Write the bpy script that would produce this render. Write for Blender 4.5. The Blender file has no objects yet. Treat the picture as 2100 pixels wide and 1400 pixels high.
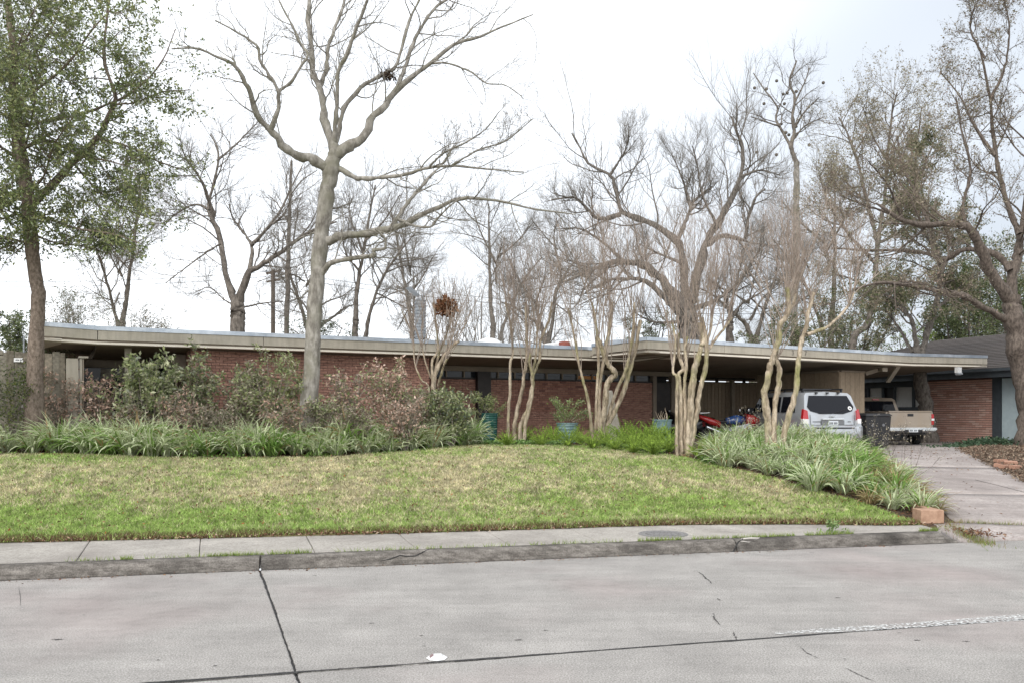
import bpy, math, random
import numpy as np
from mathutils import Vector, Matrix

# ---------------------------------------------------------------- camera, sky, light
F = 1750.0          # focal length in photograph pixels (2100 wide)
HZ = 845.0          # horizon row in the photograph
EYE = 1.95          # eye height above the gutter
scene = bpy.context.scene
cam_data = bpy.data.cameras.new("camera")
cam_data.sensor_width = 36.0
cam_data.lens = 36.0 * F / 2100.0
cam_data.shift_y = (HZ - 700.0) / 2100.0
cam_data.clip_start = 0.1
cam_data.clip_end = 3000.0
cam = bpy.data.objects.new("camera", cam_data)
scene.collection.objects.link(cam)
cam.location = (0, 0, EYE)
cam.rotation_euler = (math.radians(90), 0, 0)
scene.camera = cam

SUN_EL, SUN_AZ = 44.0, 205.0     # degrees; azimuth clockwise from +Y
world = bpy.data.worlds.new("World")
scene.world = world
world.use_nodes = True
wn, wl = world.node_tree.nodes, world.node_tree.links
wn.clear()
w_out = wn.new("ShaderNodeOutputWorld")
w_bg = wn.new("ShaderNodeBackground"); w_bg.inputs["Strength"].default_value = 0.1
w_sky = wn.new("ShaderNodeTexSky"); w_sky.sky_type = 'NISHITA'; w_sky.sun_disc = False
w_sky.sun_elevation = math.radians(SUN_EL); w_sky.sun_rotation = math.radians(SUN_AZ)
w_sky.dust_density = 4.0
w_tc = wn.new("ShaderNodeTexCoord")
w_map = wn.new("ShaderNodeMapping"); w_map.inputs["Scale"].default_value = (1, 1, 1.6)
w_map.inputs["Location"].default_value = (12.33, 24.39, 4.77)
w_no = wn.new("ShaderNodeTexNoise"); w_no.inputs["Scale"].default_value = 0.9
w_no.inputs["Detail"].default_value = 2.0; w_no.inputs["Roughness"].default_value = 0.45
w_cr = wn.new("ShaderNodeValToRGB")
w_cr.color_ramp.elements[0].position = 0.38; w_cr.color_ramp.elements[0].color = (4.3,4.65,5.1,1)
w_cr.color_ramp.elements[1].position = 0.60; w_cr.color_ramp.elements[1].color = (10.2, 10.5, 10.9, 1)
w_mx = wn.new("ShaderNodeMixRGB"); w_mx.inputs[0].default_value = 0.9
wl.new(w_tc.outputs["Generated"], w_map.inputs["Vector"])
wl.new(w_map.outputs[0], w_no.inputs["Vector"])
wl.new(w_no.outputs["Fac"], w_cr.inputs[0])
wl.new(w_sky.outputs[0], w_mx.inputs[1]); wl.new(w_cr.outputs[0], w_mx.inputs[2])
wl.new(w_mx.outputs[0], w_bg.inputs["Color"]); wl.new(w_bg.outputs[0], w_out.inputs["Surface"])

sun_d = bpy.data.lights.new("sun", 'SUN'); sun_d.energy = 1.3; sun_d.angle = math.radians(40)
sun_d.color = (1.0, 0.97, 0.92)
sun = bpy.data.objects.new("sun", sun_d); scene.collection.objects.link(sun)
_el, _az = math.radians(SUN_EL), math.radians(SUN_AZ)
_dir = Vector((math.sin(_az) * math.cos(_el), math.cos(_az) * math.cos(_el), math.sin(_el)))
sun.rotation_euler = _dir.to_track_quat('Z', 'Y').to_euler()

vs = scene.view_settings
vs.view_transform = 'Standard'
try: vs.look = 'None'
except Exception: pass
vs.exposure = 0.9; vs.gamma = 1.0; vs.use_curve_mapping = False
scene.render.engine = 'CYCLES'
scene.cycles.max_bounces = 6
scene.cycles.transparent_max_bounces = 8
scene.render.resolution_x, scene.render.resolution_y = 1024, 682

# ---------------------------------------------------------------- helpers
C = scene.collection
rng = np.random.default_rng(7)
def A(*a): return np.array(a, dtype=float)
def px(x, y, d): return A((x - 1050.0) / F * d, d, EYE + (HZ - y) / F * d)
def sstep(a, b, x):
    t = np.clip((x - a) / (b - a), 0, 1); return t * t * (3 - 2 * t)

def tag(o, label=None, cat=None, group=None, kind=None):
    if label: o["label"] = label
    if cat: o["category"] = cat
    if group: o["group"] = group
    if kind: o["kind"] = kind
    return o
def thing(name, label, cat, loc=(0, 0, 0), rz=0.0, group=None):
    o = bpy.data.objects.new(name, None); C.objects.link(o)
    o.empty_display_size = 0.2
    o.location = loc; o.rotation_euler = (0, 0, rz)
    return tag(o, label, cat, group)
def link(name, me, parent=None, loc=None, rot=None):
    o = bpy.data.objects.new(name, me); C.objects.link(o)
    if parent is not None: o.parent = parent
    if loc is not None: o.location = loc
    if rot is not None: o.rotation_euler = rot
    return o
def copy_tree(o, parent=None):
    c = o.copy(); C.objects.link(c); c.parent = parent
    for ch in o.children: copy_tree(ch, c)
    return c

def np_mesh(name, V, faces, mats, smooth=False, col=None, fmat=None):
    """faces: list of int arrays (n,k); col: per-vertex rgb."""
    me = bpy.data.meshes.new(name)
    V = np.asarray(V, dtype=np.float32)
    me.vertices.add(len(V)); me.vertices.foreach_set("co", V.ravel())
    loops, starts, p = [], [], 0
    for f in faces:
        f = np.asarray(f, dtype=np.int32)
        if len(f) == 0: continue
        loops.append(f.ravel()); starts.append(np.arange(len(f)) * f.shape[1] + p); p += f.size
    loops = np.concatenate(loops); starts = np.concatenate(starts)
    me.loops.add(len(loops)); me.loops.foreach_set("vertex_index", loops.astype(np.int32))
    me.polygons.add(len(starts)); me.polygons.foreach_set("loop_start", starts.astype(np.int32))
    if fmat is not None: me.polygons.foreach_set("material_index", np.asarray(fmat, dtype=np.int32))
    me.update(calc_edges=True)
    if smooth: me.polygons.foreach_set("use_smooth", np.ones(len(starts), dtype=bool))
    if col is not None:
        ca = me.color_attributes.new("Col", 'FLOAT_COLOR', 'POINT')
        c4 = np.ones((len(V), 4), dtype=np.float32); c4[:, :3] = col
        ca.data.foreach_set("color", c4.ravel())
    for m in (mats if isinstance(mats, (list, tuple)) else [mats]): me.materials.append(m)
    return me

class MB:
    """collects simple solids, builds ONE mesh"""
    def __init__(s): s.v, s.f = [], []
    def add(s, V, Fs):
        n = len(s.v); s.v += [tuple(map(float, p)) for p in V]; s.f += [tuple(i + n for i in f) for f in Fs]; return s
    def box(s, x0, x1, y0, y1, z0, z1):
        return s.add([(x0,y0,z0),(x1,y0,z0),(x1,y1,z0),(x0,y1,z0),(x0,y0,z1),(x1,y0,z1),(x1,y1,z1),(x0,y1,z1)],
              [(3,2,1,0),(4,5,6,7),(0,1,5,4),(1,2,6,5),(2,3,7,6),(3,0,4,7)])
    def hexa(s, P):      # 4 bottom + 4 top points
        return s.add(P, [(3,2,1,0),(4,5,6,7),(0,1,5,4),(1,2,6,5),(2,3,7,6),(3,0,4,7)])
    def bar(s, p, q, w, h=None):
        h = h or w; p, q = Vector(p), Vector(q); t = (q - p).normalized()
        up = Vector((0,0,1)) if abs(t.z) < .95 else Vector((0,1,0))
        a = t.cross(up).normalized() * w / 2; b = a.cross(t).normalized() * h / 2
        return s.hexa([p-a-b, p+a-b, p+a+b, p-a+b, q-a-b, q+a-b, q+a+b, q-a+b])
    def lathe(s, prof, n=20, c=(0,0,0), axis='z', caps=True):
        V = []
        for r, z in prof:
            for i in range(n):
                a = 2*math.pi*i/n; x, y = r*math.cos(a), r*math.sin(a)
                P = (x, y, z) if axis == 'z' else ((z, x, y) if axis == 'x' else (x, z, y))
                V.append((P[0]+c[0], P[1]+c[1], P[2]+c[2]))
        m = len(prof); Fs = []
        for j in range(m-1):
            for i in range(n):
                k = (i+1) % n; Fs.append((j*n+i, j*n+k, (j+1)*n+k, (j+1)*n+i))
        if caps: Fs += [tuple(range(n-1,-1,-1)), tuple((m-1)*n+i for i in range(n))]
        return s.add(V, Fs)
    def tube(s, pts, rads, n=8, caps=True):
        P = np.asarray(pts, float)[None]; R = np.asarray(rads, float)[None]
        V, q = tubes(P, R, n); s.add(V, q.tolist())
        return s
    def prism(s, poly, axis, a, b):   # polygon in the other two axes, extruded a..b along axis
        n = len(poly); V = []
        for t in (a, b):
            for (p, q) in poly:
                V.append({'x':(t,p,q),'y':(p,t,q),'z':(p,q,t)}[axis])
        return s.add(V, [tuple(range(n-1,-1,-1)), tuple(range(n,2*n))] + [(i,(i+1)%n,n+(i+1)%n,n+i) for i in range(n)])
    def mesh(s, name, mat, smooth=False):
        me = bpy.data.meshes.new(name); me.from_pydata(s.v, [], s.f); me.update()
        for m in (mat if isinstance(mat, (list, tuple)) else [mat]): me.materials.append(m)
        if smooth: me.polygons.foreach_set("use_smooth", np.ones(len(me.polygons), dtype=bool))
        return me
    def build(s, name, mat, parent=None, loc=None, rot=None, smooth=False, bevel=0):
        o = link(name, s.mesh(name, mat, smooth), parent, loc, rot)
        if bevel:
            b = o.modifiers.new("bevel", 'BEVEL'); b.width = bevel; b.segments = 2; b.limit_method = 'ANGLE'
            b.angle_limit = math.radians(40)
        return o

def tubes(P, R, sides):
    N, S, _ = P.shape
    T = np.empty_like(P); T[:, 1:-1] = P[:, 2:] - P[:, :-2]; T[:, 0] = P[:, 1] - P[:, 0]; T[:, -1] = P[:, -1] - P[:, -2]
    T /= np.linalg.norm(T, axis=2, keepdims=True) + 1e-9
    M = T.mean(1); ref = np.zeros_like(M); ax = np.argmin(np.abs(M), axis=1); ref[np.arange(N), ax] = 1.0
    n1 = np.cross(T, ref[:, None, :]); n1 /= np.linalg.norm(n1, axis=2, keepdims=True) + 1e-9
    n2 = np.cross(T, n1)
    a = np.arange(sides) * 2 * np.pi / sides
    V = P[:, :, None, :] + R[:, :, None, None] * (np.cos(a)[None, None, :, None] * n1[:, :, None, :] + np.sin(a)[None, None, :, None] * n2[:, :, None, :])
    V = V.reshape(-1, 3)
    i, s, k = np.meshgrid(np.arange(N), np.arange(S - 1), np.arange(sides), indexing='ij')
    k2 = (k + 1) % sides; b = (i * S + s) * sides
    q = np.stack([b + k, b + k2, b + sides + k2, b + sides + k], axis=-1).reshape(-1, 4)
    return V, q

def unit(v): return v / (np.linalg.norm(v, axis=-1, keepdims=True) + 1e-9)
def grow(pos, dr, ln, rad, S, wander, up, endr=0.35, g=rng):
    N = len(pos); P = np.empty((N, S + 1, 3)); P[:, 0] = pos; d = unit(dr.copy())
    for i in range(S):
        d = unit(d + wander * g.normal(size=(N, 3)) + A(0, 0, up) / S)
        P[:, i + 1] = P[:, i] + d * (ln / S)[:, None]
    R = rad[:, None] * np.linspace(1, endr, S + 1)[None]
    return P, R
def spawn(P, R, n, t0, t1, ang, lenr, radr, g=rng, fade=0.5, bias=None, rmax=None):
    N, S, _ = P.shape
    t = t0 + (t1 - t0) * (np.arange(n)[None] + g.random((N, n))) / n
    f = t * (S - 1); i = np.minimum(f.astype(int), S - 2); w = (f - i)[..., None]
    r = np.arange(N)[:, None]
    pos = P[r, i] * (1 - w) + P[r, i + 1] * w
    tan = unit(P[r, i + 1] - P[r, i])
    rad = (R[r, i] * (1 - w[..., 0]) + R[r, i + 1] * w[..., 0]) * radr
    rnd = g.normal(size=(N, n, 3))
    if bias is not None: rnd += bias
    perp = unit(rnd - (rnd * tan).sum(-1, keepdims=True) * tan)
    a = np.radians(ang) * (0.7 + 0.6 * g.random((N, n, 1)))
    d = np.cos(a) * tan + np.sin(a) * perp
    L = np.linalg.norm(np.diff(P, axis=1), axis=2).sum(1)[:, None]
    ln = L * lenr * (1 - fade * (t - t0) / max(t1 - t0, 1e-6)) * (0.6 + 0.8 * g.random((N, n)))
    if rmax is not None: rad = np.minimum(rad, rmax)
    return pos.reshape(-1, 3), d.reshape(-1, 3), ln.ravel(), rad.ravel()

def spline(pts, n):
    """Catmull-Rom through rows of pts, n samples"""
    p = np.asarray(pts, float); m = len(p)
    q = np.vstack([2 * p[0] - p[1], p, 2 * p[-1] - p[-2]])
    t = np.linspace(0, m - 1 - 1e-6, n); i = t.astype(int); u = (t - i)[:, None]
    a, b, c, d = q[i], q[i + 1], q[i + 2], q[i + 3]
    return 0.5 * (2*b + (c-a)*u + (2*a-5*b+4*c-d)*u**2 + (-a+3*b-3*c+d)*u**3)

# ---------------------------------------------------------------- materials
def _nodes(name):
    m = bpy.data.materials.new(name); m.use_nodes = True
    nt = m.node_tree; b = nt.nodes["Principled BSDF"]
    return m, nt, b
def nmat(name, c1, c2, scale=5.0, rough=0.8, detail=8.0, bump=0.0, bscale=None, stretch=(1,1,1), metal=0.0, spec=0.3,
         c3=None, scale3=0.6, lo=0.35, hi=0.65, lo3=0.45, hi3=0.7, coat=0.0, dist=0.0, mul=()):
    m, nt, b = _nodes(name); N, L = nt.nodes, nt.links
    tc = N.new("ShaderNodeTexCoord"); mp = N.new("ShaderNodeMapping"); mp.inputs["Scale"].default_value = stretch
    L.new(tc.outputs["Object"], mp.inputs[0])
    no = N.new("ShaderNodeTexNoise"); no.inputs["Scale"].default_value = scale; no.inputs["Detail"].default_value = detail
    no.inputs["Roughness"].default_value = 0.62; no.inputs["Distortion"].default_value = dist
    L.new(mp.outputs[0], no.inputs["Vector"])
    cr = N.new("ShaderNodeValToRGB"); e = cr.color_ramp.elements
    e[0].position, e[1].position = lo, hi; e[0].color = (*c1, 1); e[1].color = (*c2, 1)
    L.new(no.outputs["Fac"], cr.inputs[0]); out = cr.outputs[0]
    if c3 is not None:
        n3 = N.new("ShaderNodeTexNoise"); n3.inputs["Scale"].default_value = scale3; n3.inputs["Detail"].default_value = 5
        L.new(tc.outputs["Object"], n3.inputs["Vector"])
        mr = N.new("ShaderNodeMapRange"); mr.inputs[1].default_value = lo3; mr.inputs[2].default_value = hi3
        L.new(n3.outputs["Fac"], mr.inputs[0])
        mx = N.new("ShaderNodeMixRGB"); mx.inputs[2].default_value = (*c3, 1)
        L.new(mr.outputs[0], mx.inputs[0]); L.new(out, mx.inputs[1]); out = mx.outputs[0]
    for (sc_, st_, rot_, p0, p1, v0, v1) in mul:       # broad stains, streaks, speckle
        mm = N.new("ShaderNodeMapping"); mm.inputs["Scale"].default_value = st_; mm.inputs["Rotation"].default_value = (0, 0, rot_)
        L.new(tc.outputs["Object"], mm.inputs[0])
        nn = N.new("ShaderNodeTexNoise"); nn.inputs["Scale"].default_value = sc_; nn.inputs["Detail"].default_value = 6; nn.inputs["Roughness"].default_value = .6
        L.new(mm.outputs[0], nn.inputs["Vector"])
        mr_ = N.new("ShaderNodeMapRange"); mr_.inputs[1].default_value = p0; mr_.inputs[2].default_value = p1; mr_.inputs[3].default_value = v0; mr_.inputs[4].default_value = v1
        L.new(nn.outputs["Fac"], mr_.inputs[0])
        mu = N.new("ShaderNodeMixRGB"); mu.blend_type = 'MULTIPLY'; mu.inputs[0].default_value = 1
        L.new(out, mu.inputs[1]); L.new(mr_.outputs[0], mu.inputs[2]); out = mu.outputs[0]
    L.new(out, b.inputs["Base Color"])
    b.inputs["Roughness"].default_value = rough; b.inputs["Metallic"].default_value = metal
    b.inputs["Specular IOR Level"].default_value = spec
    if coat: b.inputs["Coat Weight"].default_value = coat
    if bump:
        nb = N.new("ShaderNodeTexNoise"); nb.inputs["Scale"].default_value = bscale or scale * 4; nb.inputs["Detail"].default_value = 6
        L.new(mp.outputs[0], nb.inputs["Vector"])
        bp = N.new("ShaderNodeBump"); bp.inputs["Strength"].default_value = bump; bp.inputs["Distance"].default_value = 0.02
        L.new(nb.outputs["Fac"], bp.inputs["Height"]); L.new(bp.outputs[0], b.inputs["Normal"])
    return m
def vmat(name, rough=0.55, trans=0.25, spec=0.3, noise=0.0):
    """colour from the per-vertex attribute, leaf-like"""
    m, nt, b = _nodes(name); N, L = nt.nodes, nt.links
    at = N.new("ShaderNodeAttribute"); at.attribute_name = "Col"
    L.new(at.outputs["Color"], b.inputs["Base Color"])
    b.inputs["Roughness"].default_value = rough; b.inputs["Specular IOR Level"].default_value = spec
    if trans:
        tr = N.new("ShaderNodeBsdfTranslucent"); L.new(at.outputs["Color"], tr.inputs["Color"])
        mx = N.new("ShaderNodeMixShader"); mx.inputs[0].default_value = trans
        L.new(b.outputs[0], mx.inputs[1]); L.new(tr.outputs[0], mx.inputs[2])
        L.new(mx.outputs[0], N["Material Output"].inputs["Surface"])
    return m
def rmat(name, cols, rough=0.8, nscale=30.0, namt=0.25, bump=0.0, spec=0.25):
    """random colour per object (Object Info) from a ramp + noise mottling"""
    m, nt, b = _nodes(name); N, L = nt.nodes, nt.links
    oi = N.new("ShaderNodeObjectInfo"); cr = N.new("ShaderNodeValToRGB"); e = cr.color_ramp.elements
    while len(e) < len(cols): e.new(0.5)
    for i, c in enumerate(cols): e[i].position = i / (len(cols) - 1); e[i].color = (*c, 1)
    L.new(oi.outputs["Random"], cr.inputs[0])
    tc = N.new("ShaderNodeTexCoord"); no = N.new("ShaderNodeTexNoise"); no.inputs["Scale"].default_value = nscale; no.inputs["Detail"].default_value = 5
    ad = N.new("ShaderNodeVectorMath"); ad.operation = 'ADD'
    cm = N.new("ShaderNodeCombineXYZ"); ml = N.new("ShaderNodeMath"); ml.operation = 'MULTIPLY'; ml.inputs[1].default_value = 57.0
    L.new(oi.outputs["Random"], ml.inputs[0]); L.new(ml.outputs[0], cm.inputs[0])
    L.new(tc.outputs["Object"], ad.inputs[0]); L.new(cm.outputs[0], ad.inputs[1]); L.new(ad.outputs[0], no.inputs["Vector"])
    mr = N.new("ShaderNodeMapRange"); mr.inputs[1].default_value = .3; mr.inputs[2].default_value = .7
    mr.inputs[3].default_value = 1 - namt; mr.inputs[4].default_value = 1 + namt
    L.new(no.outputs["Fac"], mr.inputs[0])
    mx = N.new("ShaderNodeMixRGB"); mx.blend_type = 'MULTIPLY'; mx.inputs[0].default_value = 1
    L.new(cr.outputs[0], mx.inputs[1]); L.new(mr.outputs[0], mx.inputs[2]); L.new(mx.outputs[0], b.inputs["Base Color"])
    b.inputs["Roughness"].default_value = rough; b.inputs["Specular IOR Level"].default_value = spec
    if bump:
        bp = N.new("ShaderNodeBump"); bp.inputs["Strength"].default_value = bump; bp.inputs["Distance"].default_value = .01
        L.new(no.outputs["Fac"], bp.inputs["Height"]); L.new(bp.outputs[0], b.inputs["Normal"])
    return m
def pmat(name, c, rough=0.4, metal=0.0, spec=0.5, coat=0.0):
    return nmat(name, tuple(x * .93 for x in c), tuple(min(1, x * 1.07) for x in c), 6.0, rough, 4, metal=metal, spec=spec, coat=coat)

M = {}
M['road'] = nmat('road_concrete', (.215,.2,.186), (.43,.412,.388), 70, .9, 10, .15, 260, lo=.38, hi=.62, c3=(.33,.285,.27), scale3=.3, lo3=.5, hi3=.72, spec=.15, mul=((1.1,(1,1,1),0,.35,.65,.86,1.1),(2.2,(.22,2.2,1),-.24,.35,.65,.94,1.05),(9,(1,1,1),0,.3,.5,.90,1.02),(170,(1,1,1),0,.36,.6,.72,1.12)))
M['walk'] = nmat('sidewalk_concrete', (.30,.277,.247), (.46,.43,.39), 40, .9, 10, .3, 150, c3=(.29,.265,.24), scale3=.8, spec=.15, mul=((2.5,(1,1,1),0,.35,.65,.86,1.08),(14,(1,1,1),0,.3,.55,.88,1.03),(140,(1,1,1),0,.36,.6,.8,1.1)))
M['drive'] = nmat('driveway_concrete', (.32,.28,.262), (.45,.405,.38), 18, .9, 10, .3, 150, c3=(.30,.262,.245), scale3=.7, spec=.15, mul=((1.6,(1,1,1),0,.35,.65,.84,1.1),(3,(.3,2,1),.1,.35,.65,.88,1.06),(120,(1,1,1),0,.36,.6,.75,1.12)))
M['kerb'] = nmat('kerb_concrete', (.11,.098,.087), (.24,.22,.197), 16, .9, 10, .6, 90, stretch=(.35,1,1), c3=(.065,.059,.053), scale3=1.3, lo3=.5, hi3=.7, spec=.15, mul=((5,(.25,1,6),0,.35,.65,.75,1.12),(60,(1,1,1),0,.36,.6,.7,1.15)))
M['patch'] = nmat('fresh_concrete_patch', (.42,.39,.35), (.5,.47,.43), 20, .9)
M['tar'] = nmat('joint_tar', (.015,.015,.016), (.06,.058,.056), 20, .8, 8, .5, 80)
M['crackm'] = nmat('crack_and_dirt', (.045,.042,.04), (.12,.11,.105), 20, .9)  # softer tar tone for cracks, also used for stains and gutter dirt
M['paint'] = None
M['soil'] = nmat('lawn_soil', (.10,.085,.04), (.20,.17,.085), 6, .95, 8, .4, 60, c3=(.10,.12,.035), scale3=.5)
M['mulch'] = nmat('bed_mulch', (.035,.024,.017), (.11,.075,.05), 16, .95, 8, .6, 60)
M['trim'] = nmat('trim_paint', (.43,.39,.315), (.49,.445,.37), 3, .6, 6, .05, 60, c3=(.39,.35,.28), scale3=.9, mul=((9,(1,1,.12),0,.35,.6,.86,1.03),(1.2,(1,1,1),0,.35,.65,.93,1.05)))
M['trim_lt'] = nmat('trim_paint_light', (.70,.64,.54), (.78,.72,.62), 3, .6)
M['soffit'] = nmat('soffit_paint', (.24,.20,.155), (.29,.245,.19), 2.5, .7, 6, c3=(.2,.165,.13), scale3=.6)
M['flash'] = nmat('roof_flashing', (.42,.47,.53), (.62,.66,.70), 4, .35, 6, metal=.55, c3=(.34,.39,.45), scale3=1.4)
M['roof'] = nmat('roof_membrane', (.45,.45,.45), (.6,.6,.6), 5, .9)
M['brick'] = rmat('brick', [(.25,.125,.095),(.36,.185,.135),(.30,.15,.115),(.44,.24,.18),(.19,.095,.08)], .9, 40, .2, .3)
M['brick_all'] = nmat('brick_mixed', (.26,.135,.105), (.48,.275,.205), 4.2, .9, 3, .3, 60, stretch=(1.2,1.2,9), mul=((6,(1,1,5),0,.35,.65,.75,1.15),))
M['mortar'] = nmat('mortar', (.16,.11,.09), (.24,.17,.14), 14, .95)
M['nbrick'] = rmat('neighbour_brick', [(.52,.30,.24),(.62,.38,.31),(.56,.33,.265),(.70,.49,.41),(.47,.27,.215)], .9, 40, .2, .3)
M['nmortar'] = nmat('neighbour_mortar', (.12,.065,.055), (.18,.10,.08), 14, .95)
M['board'] = rmat('board_siding', [(.30,.235,.165),(.34,.265,.19),(.28,.22,.155)], .7, 12, .12)
M['fence'] = rmat('weathered_fence_board', [(.20,.175,.135),(.26,.225,.175),(.17,.15,.115),(.23,.21,.17)], .9, 14, .35, .4)
M['glass'] = None
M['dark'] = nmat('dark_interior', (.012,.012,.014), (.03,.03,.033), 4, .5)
M['door'] = nmat('dark_door', (.022,.018,.016), (.035,.028,.025), 5, .45)
M['slate'] = nmat('slate_paint', (.055,.065,.075), (.075,.088,.10), 5, .6)
M['shingle'] = rmat('roof_shingle', [(.075,.066,.062),(.10,.088,.082),(.085,.075,.072)], .95, 40, .3, .3)
M['shingle_all'] = nmat('roof_shingle_far', (.07,.06,.057), (.115,.10,.095), 24, .95, 8, .4, 60)
M['whitec'] = nmat('white_cloth', (.62,.62,.6), (.74,.74,.72), 6, .8, stretch=(8,8,.4))
M['cream'] = nmat('cream_cloth', (.5,.42,.27), (.6,.52,.36), 6, .8, stretch=(8,8,.4))
M['bluep'] = nmat('pale_blue_panel', (.46,.56,.60), (.54,.64,.67), 5, .5)
M['bark_grey'] = nmat('bark_grey', (.15,.135,.115), (.40,.375,.335), 9, .95, 8, .9, 22, stretch=(1,1,.45), c3=(.20,.19,.145), scale3=3.0)
M['bark_brown'] = nmat('bark_brown', (.11,.085,.065), (.27,.215,.175), 22, .95, 8, 1.0, 40, stretch=(1,1,.6))
M['bark_dark'] = nmat('bark_dark', (.085,.073,.062), (.235,.205,.175), 9, .95, 8, .8, 26, stretch=(1,1,.5))
M['bark_oak'] = nmat('bark_oak', (.075,.065,.055), (.22,.195,.17), 14, .95, 8, 1.0, 26, stretch=(1,1,.45))
M['bark_edge'] = nmat('bark_edge', (.065,.052,.043), (.19,.155,.13), 16, .95, 8, 1.0, 26, stretch=(1,1,.45))
M['bark_myrtle'] = nmat('bark_myrtle', (.30,.235,.165), (.55,.46,.35), 11, .75, 8, .6, 40, stretch=(1,1,.22), c3=(.27,.26,.11), scale3=1.4, lo3=.5, hi3=.66, lo=.38, hi=.62, mul=((20,(1,1,.3),0,.4,.55,.62,1.08),(60,(1,1,.15),0,.35,.6,.75,1.1)))
M['twig_red'] = nmat('twig_reddish', (.25,.20,.165), (.44,.365,.31), 6, .9)
M['twig_grey'] = nmat('twig_grey', (.14,.125,.105), (.29,.265,.235), 6, .95)
M['twig_dark'] = nmat('twig_dark', (.08,.068,.056), (.19,.165,.14), 6, .95)
M['leaf'] = vmat('leaf', .45, .22)
M['blade'] = vmat('grass_blade', .55, .25, .2)
M['litter'] = vmat('dead_leaf', .85, .1, .1)
M['pot_green'] = nmat('glazed_pot_green', (.015,.07,.055), (.04,.14,.11), 9, .25, 6, c3=(.03,.10,.10), scale3=3)
M['pot_teal'] = nmat('glazed_pot_teal', (.11,.185,.19), (.23,.33,.33), 9, .3, 6, c3=(.13,.23,.28), scale3=3)
M['stone'] = nmat('pale_stone', (.33,.30,.25), (.43,.40,.34), 8, .9, 8, .4, 40)
M['tan_stone'] = nmat('tan_block', (.33,.20,.135), (.46,.30,.21), 12, .9, 8, .4, 60)
M['redbrick'] = nmat('edging_brick', (.30,.16,.11), (.42,.25,.18), 12, .9, 8, .4, 60)
M['silver'] = nmat('silver_paint', (.40,.42,.44), (.44,.46,.48), 3, .3, 2, metal=.5, coat=.5, c3=(.36,.365,.37), scale3=2)
M['greyplastic'] = pmat('grey_plastic', (.16,.165,.175), .55)
M['black'] = pmat('black_plastic', (.018,.018,.02), .5)
M['tyre'] = pmat('tyre_rubber', (.02,.02,.02), .85)
M['alloy'] = pmat('alloy_rim', (.45,.46,.48), .35, .8)
M['chrome'] = pmat('chrome', (.62,.64,.66), .18, .9)
M['tan_paint'] = nmat('tan_paint', (.34,.285,.23), (.38,.32,.26), 4, .35, 3, metal=.25, coat=.4, c3=(.34,.27,.2), scale3=2)
M['black_paint'] = pmat('black_paint', (.012,.012,.014), .22, 0, .5, .6)
M['red_paint'] = pmat('red_paint', (.30,.012,.012), .25, 0, .5, .6)
M['blue_paint'] = pmat('blue_paint', (.03,.07,.20), .25, 0, .5, .6)
M['lamp_red'] = pmat('red_lens', (.40,.01,.015), .2, 0, .5, .5)
M['lamp_clear'] = pmat('clear_lens', (.75,.74,.74), .15, 0, .5, .5)
M['plate'] = pmat('plate_white', (.62,.65,.68), .5)
M['ink'] = pmat('dark_ink', (.05,.055,.07), .6)
M['white'] = pmat('white_paint', (.72,.72,.71), .5)
M['galv'] = nmat('galvanised', (.22,.24,.26), (.36,.38,.40), 8, .45, 6, metal=.4)
M['vent_red'] = pmat('rust_red_vent', (.22,.06,.04), .7)
M['iron'] = nmat('cast_iron', (.18,.172,.17), (.28,.272,.268), 30, .7, 8, .6, 60, metal=.3)
M['pole'] = nmat('pole_wood', (.07,.055,.045), (.14,.115,.095), 10, .9, stretch=(1,1,.1))
M['wire'] = pmat('wire', (.03,.03,.03), .6)
M['orange'] = pmat('amber_lamp_glass', (.55,.24,.06), .5)

def glass_mat(name, tint=(.03,.035,.04), rough=.04, spec=.22):
    m, nt, b = _nodes(name)
    b.inputs["Base Color"].default_value = (*tint, 1); b.inputs["Roughness"].default_value = rough
    b.inputs["Specular IOR Level"].default_value = spec
    no = nt.nodes.new("ShaderNodeTexNoise"); no.inputs["Scale"].default_value = 2.5
    bp = nt.nodes.new("ShaderNodeBump"); bp.inputs["Strength"].default_value = .06; bp.inputs["Distance"].default_value = .05
    nt.links.new(no.outputs["Fac"], bp.inputs["Height"]); nt.links.new(bp.outputs[0], b.inputs["Normal"])
    return m
M['glass'] = glass_mat('window_glass')
M['autoglass'] = glass_mat('auto_glass', (.008,.009,.013), .03, .2)
# worn line paint: flecks missing (alpha by noise)
m, nt, b = _nodes('worn_road_paint')
no = nt.nodes.new("ShaderNodeTexNoise"); no.inputs["Scale"].default_value = 34; no.inputs["Detail"].default_value = 8
tc = nt.nodes.new("ShaderNodeTexCoord"); nt.links.new(tc.outputs["Object"], no.inputs["Vector"])
mr = nt.nodes.new("ShaderNodeMapRange"); mr.inputs[1].default_value = .44; mr.inputs[2].default_value = .60
nt.links.new(no.outputs["Fac"], mr.inputs[0]); nt.links.new(mr.outputs[0], b.inputs["Alpha"])
b.inputs["Base Color"].default_value = (.58,.58,.565,1); b.inputs["Roughness"].default_value = .8
M['paint'] = m
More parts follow.
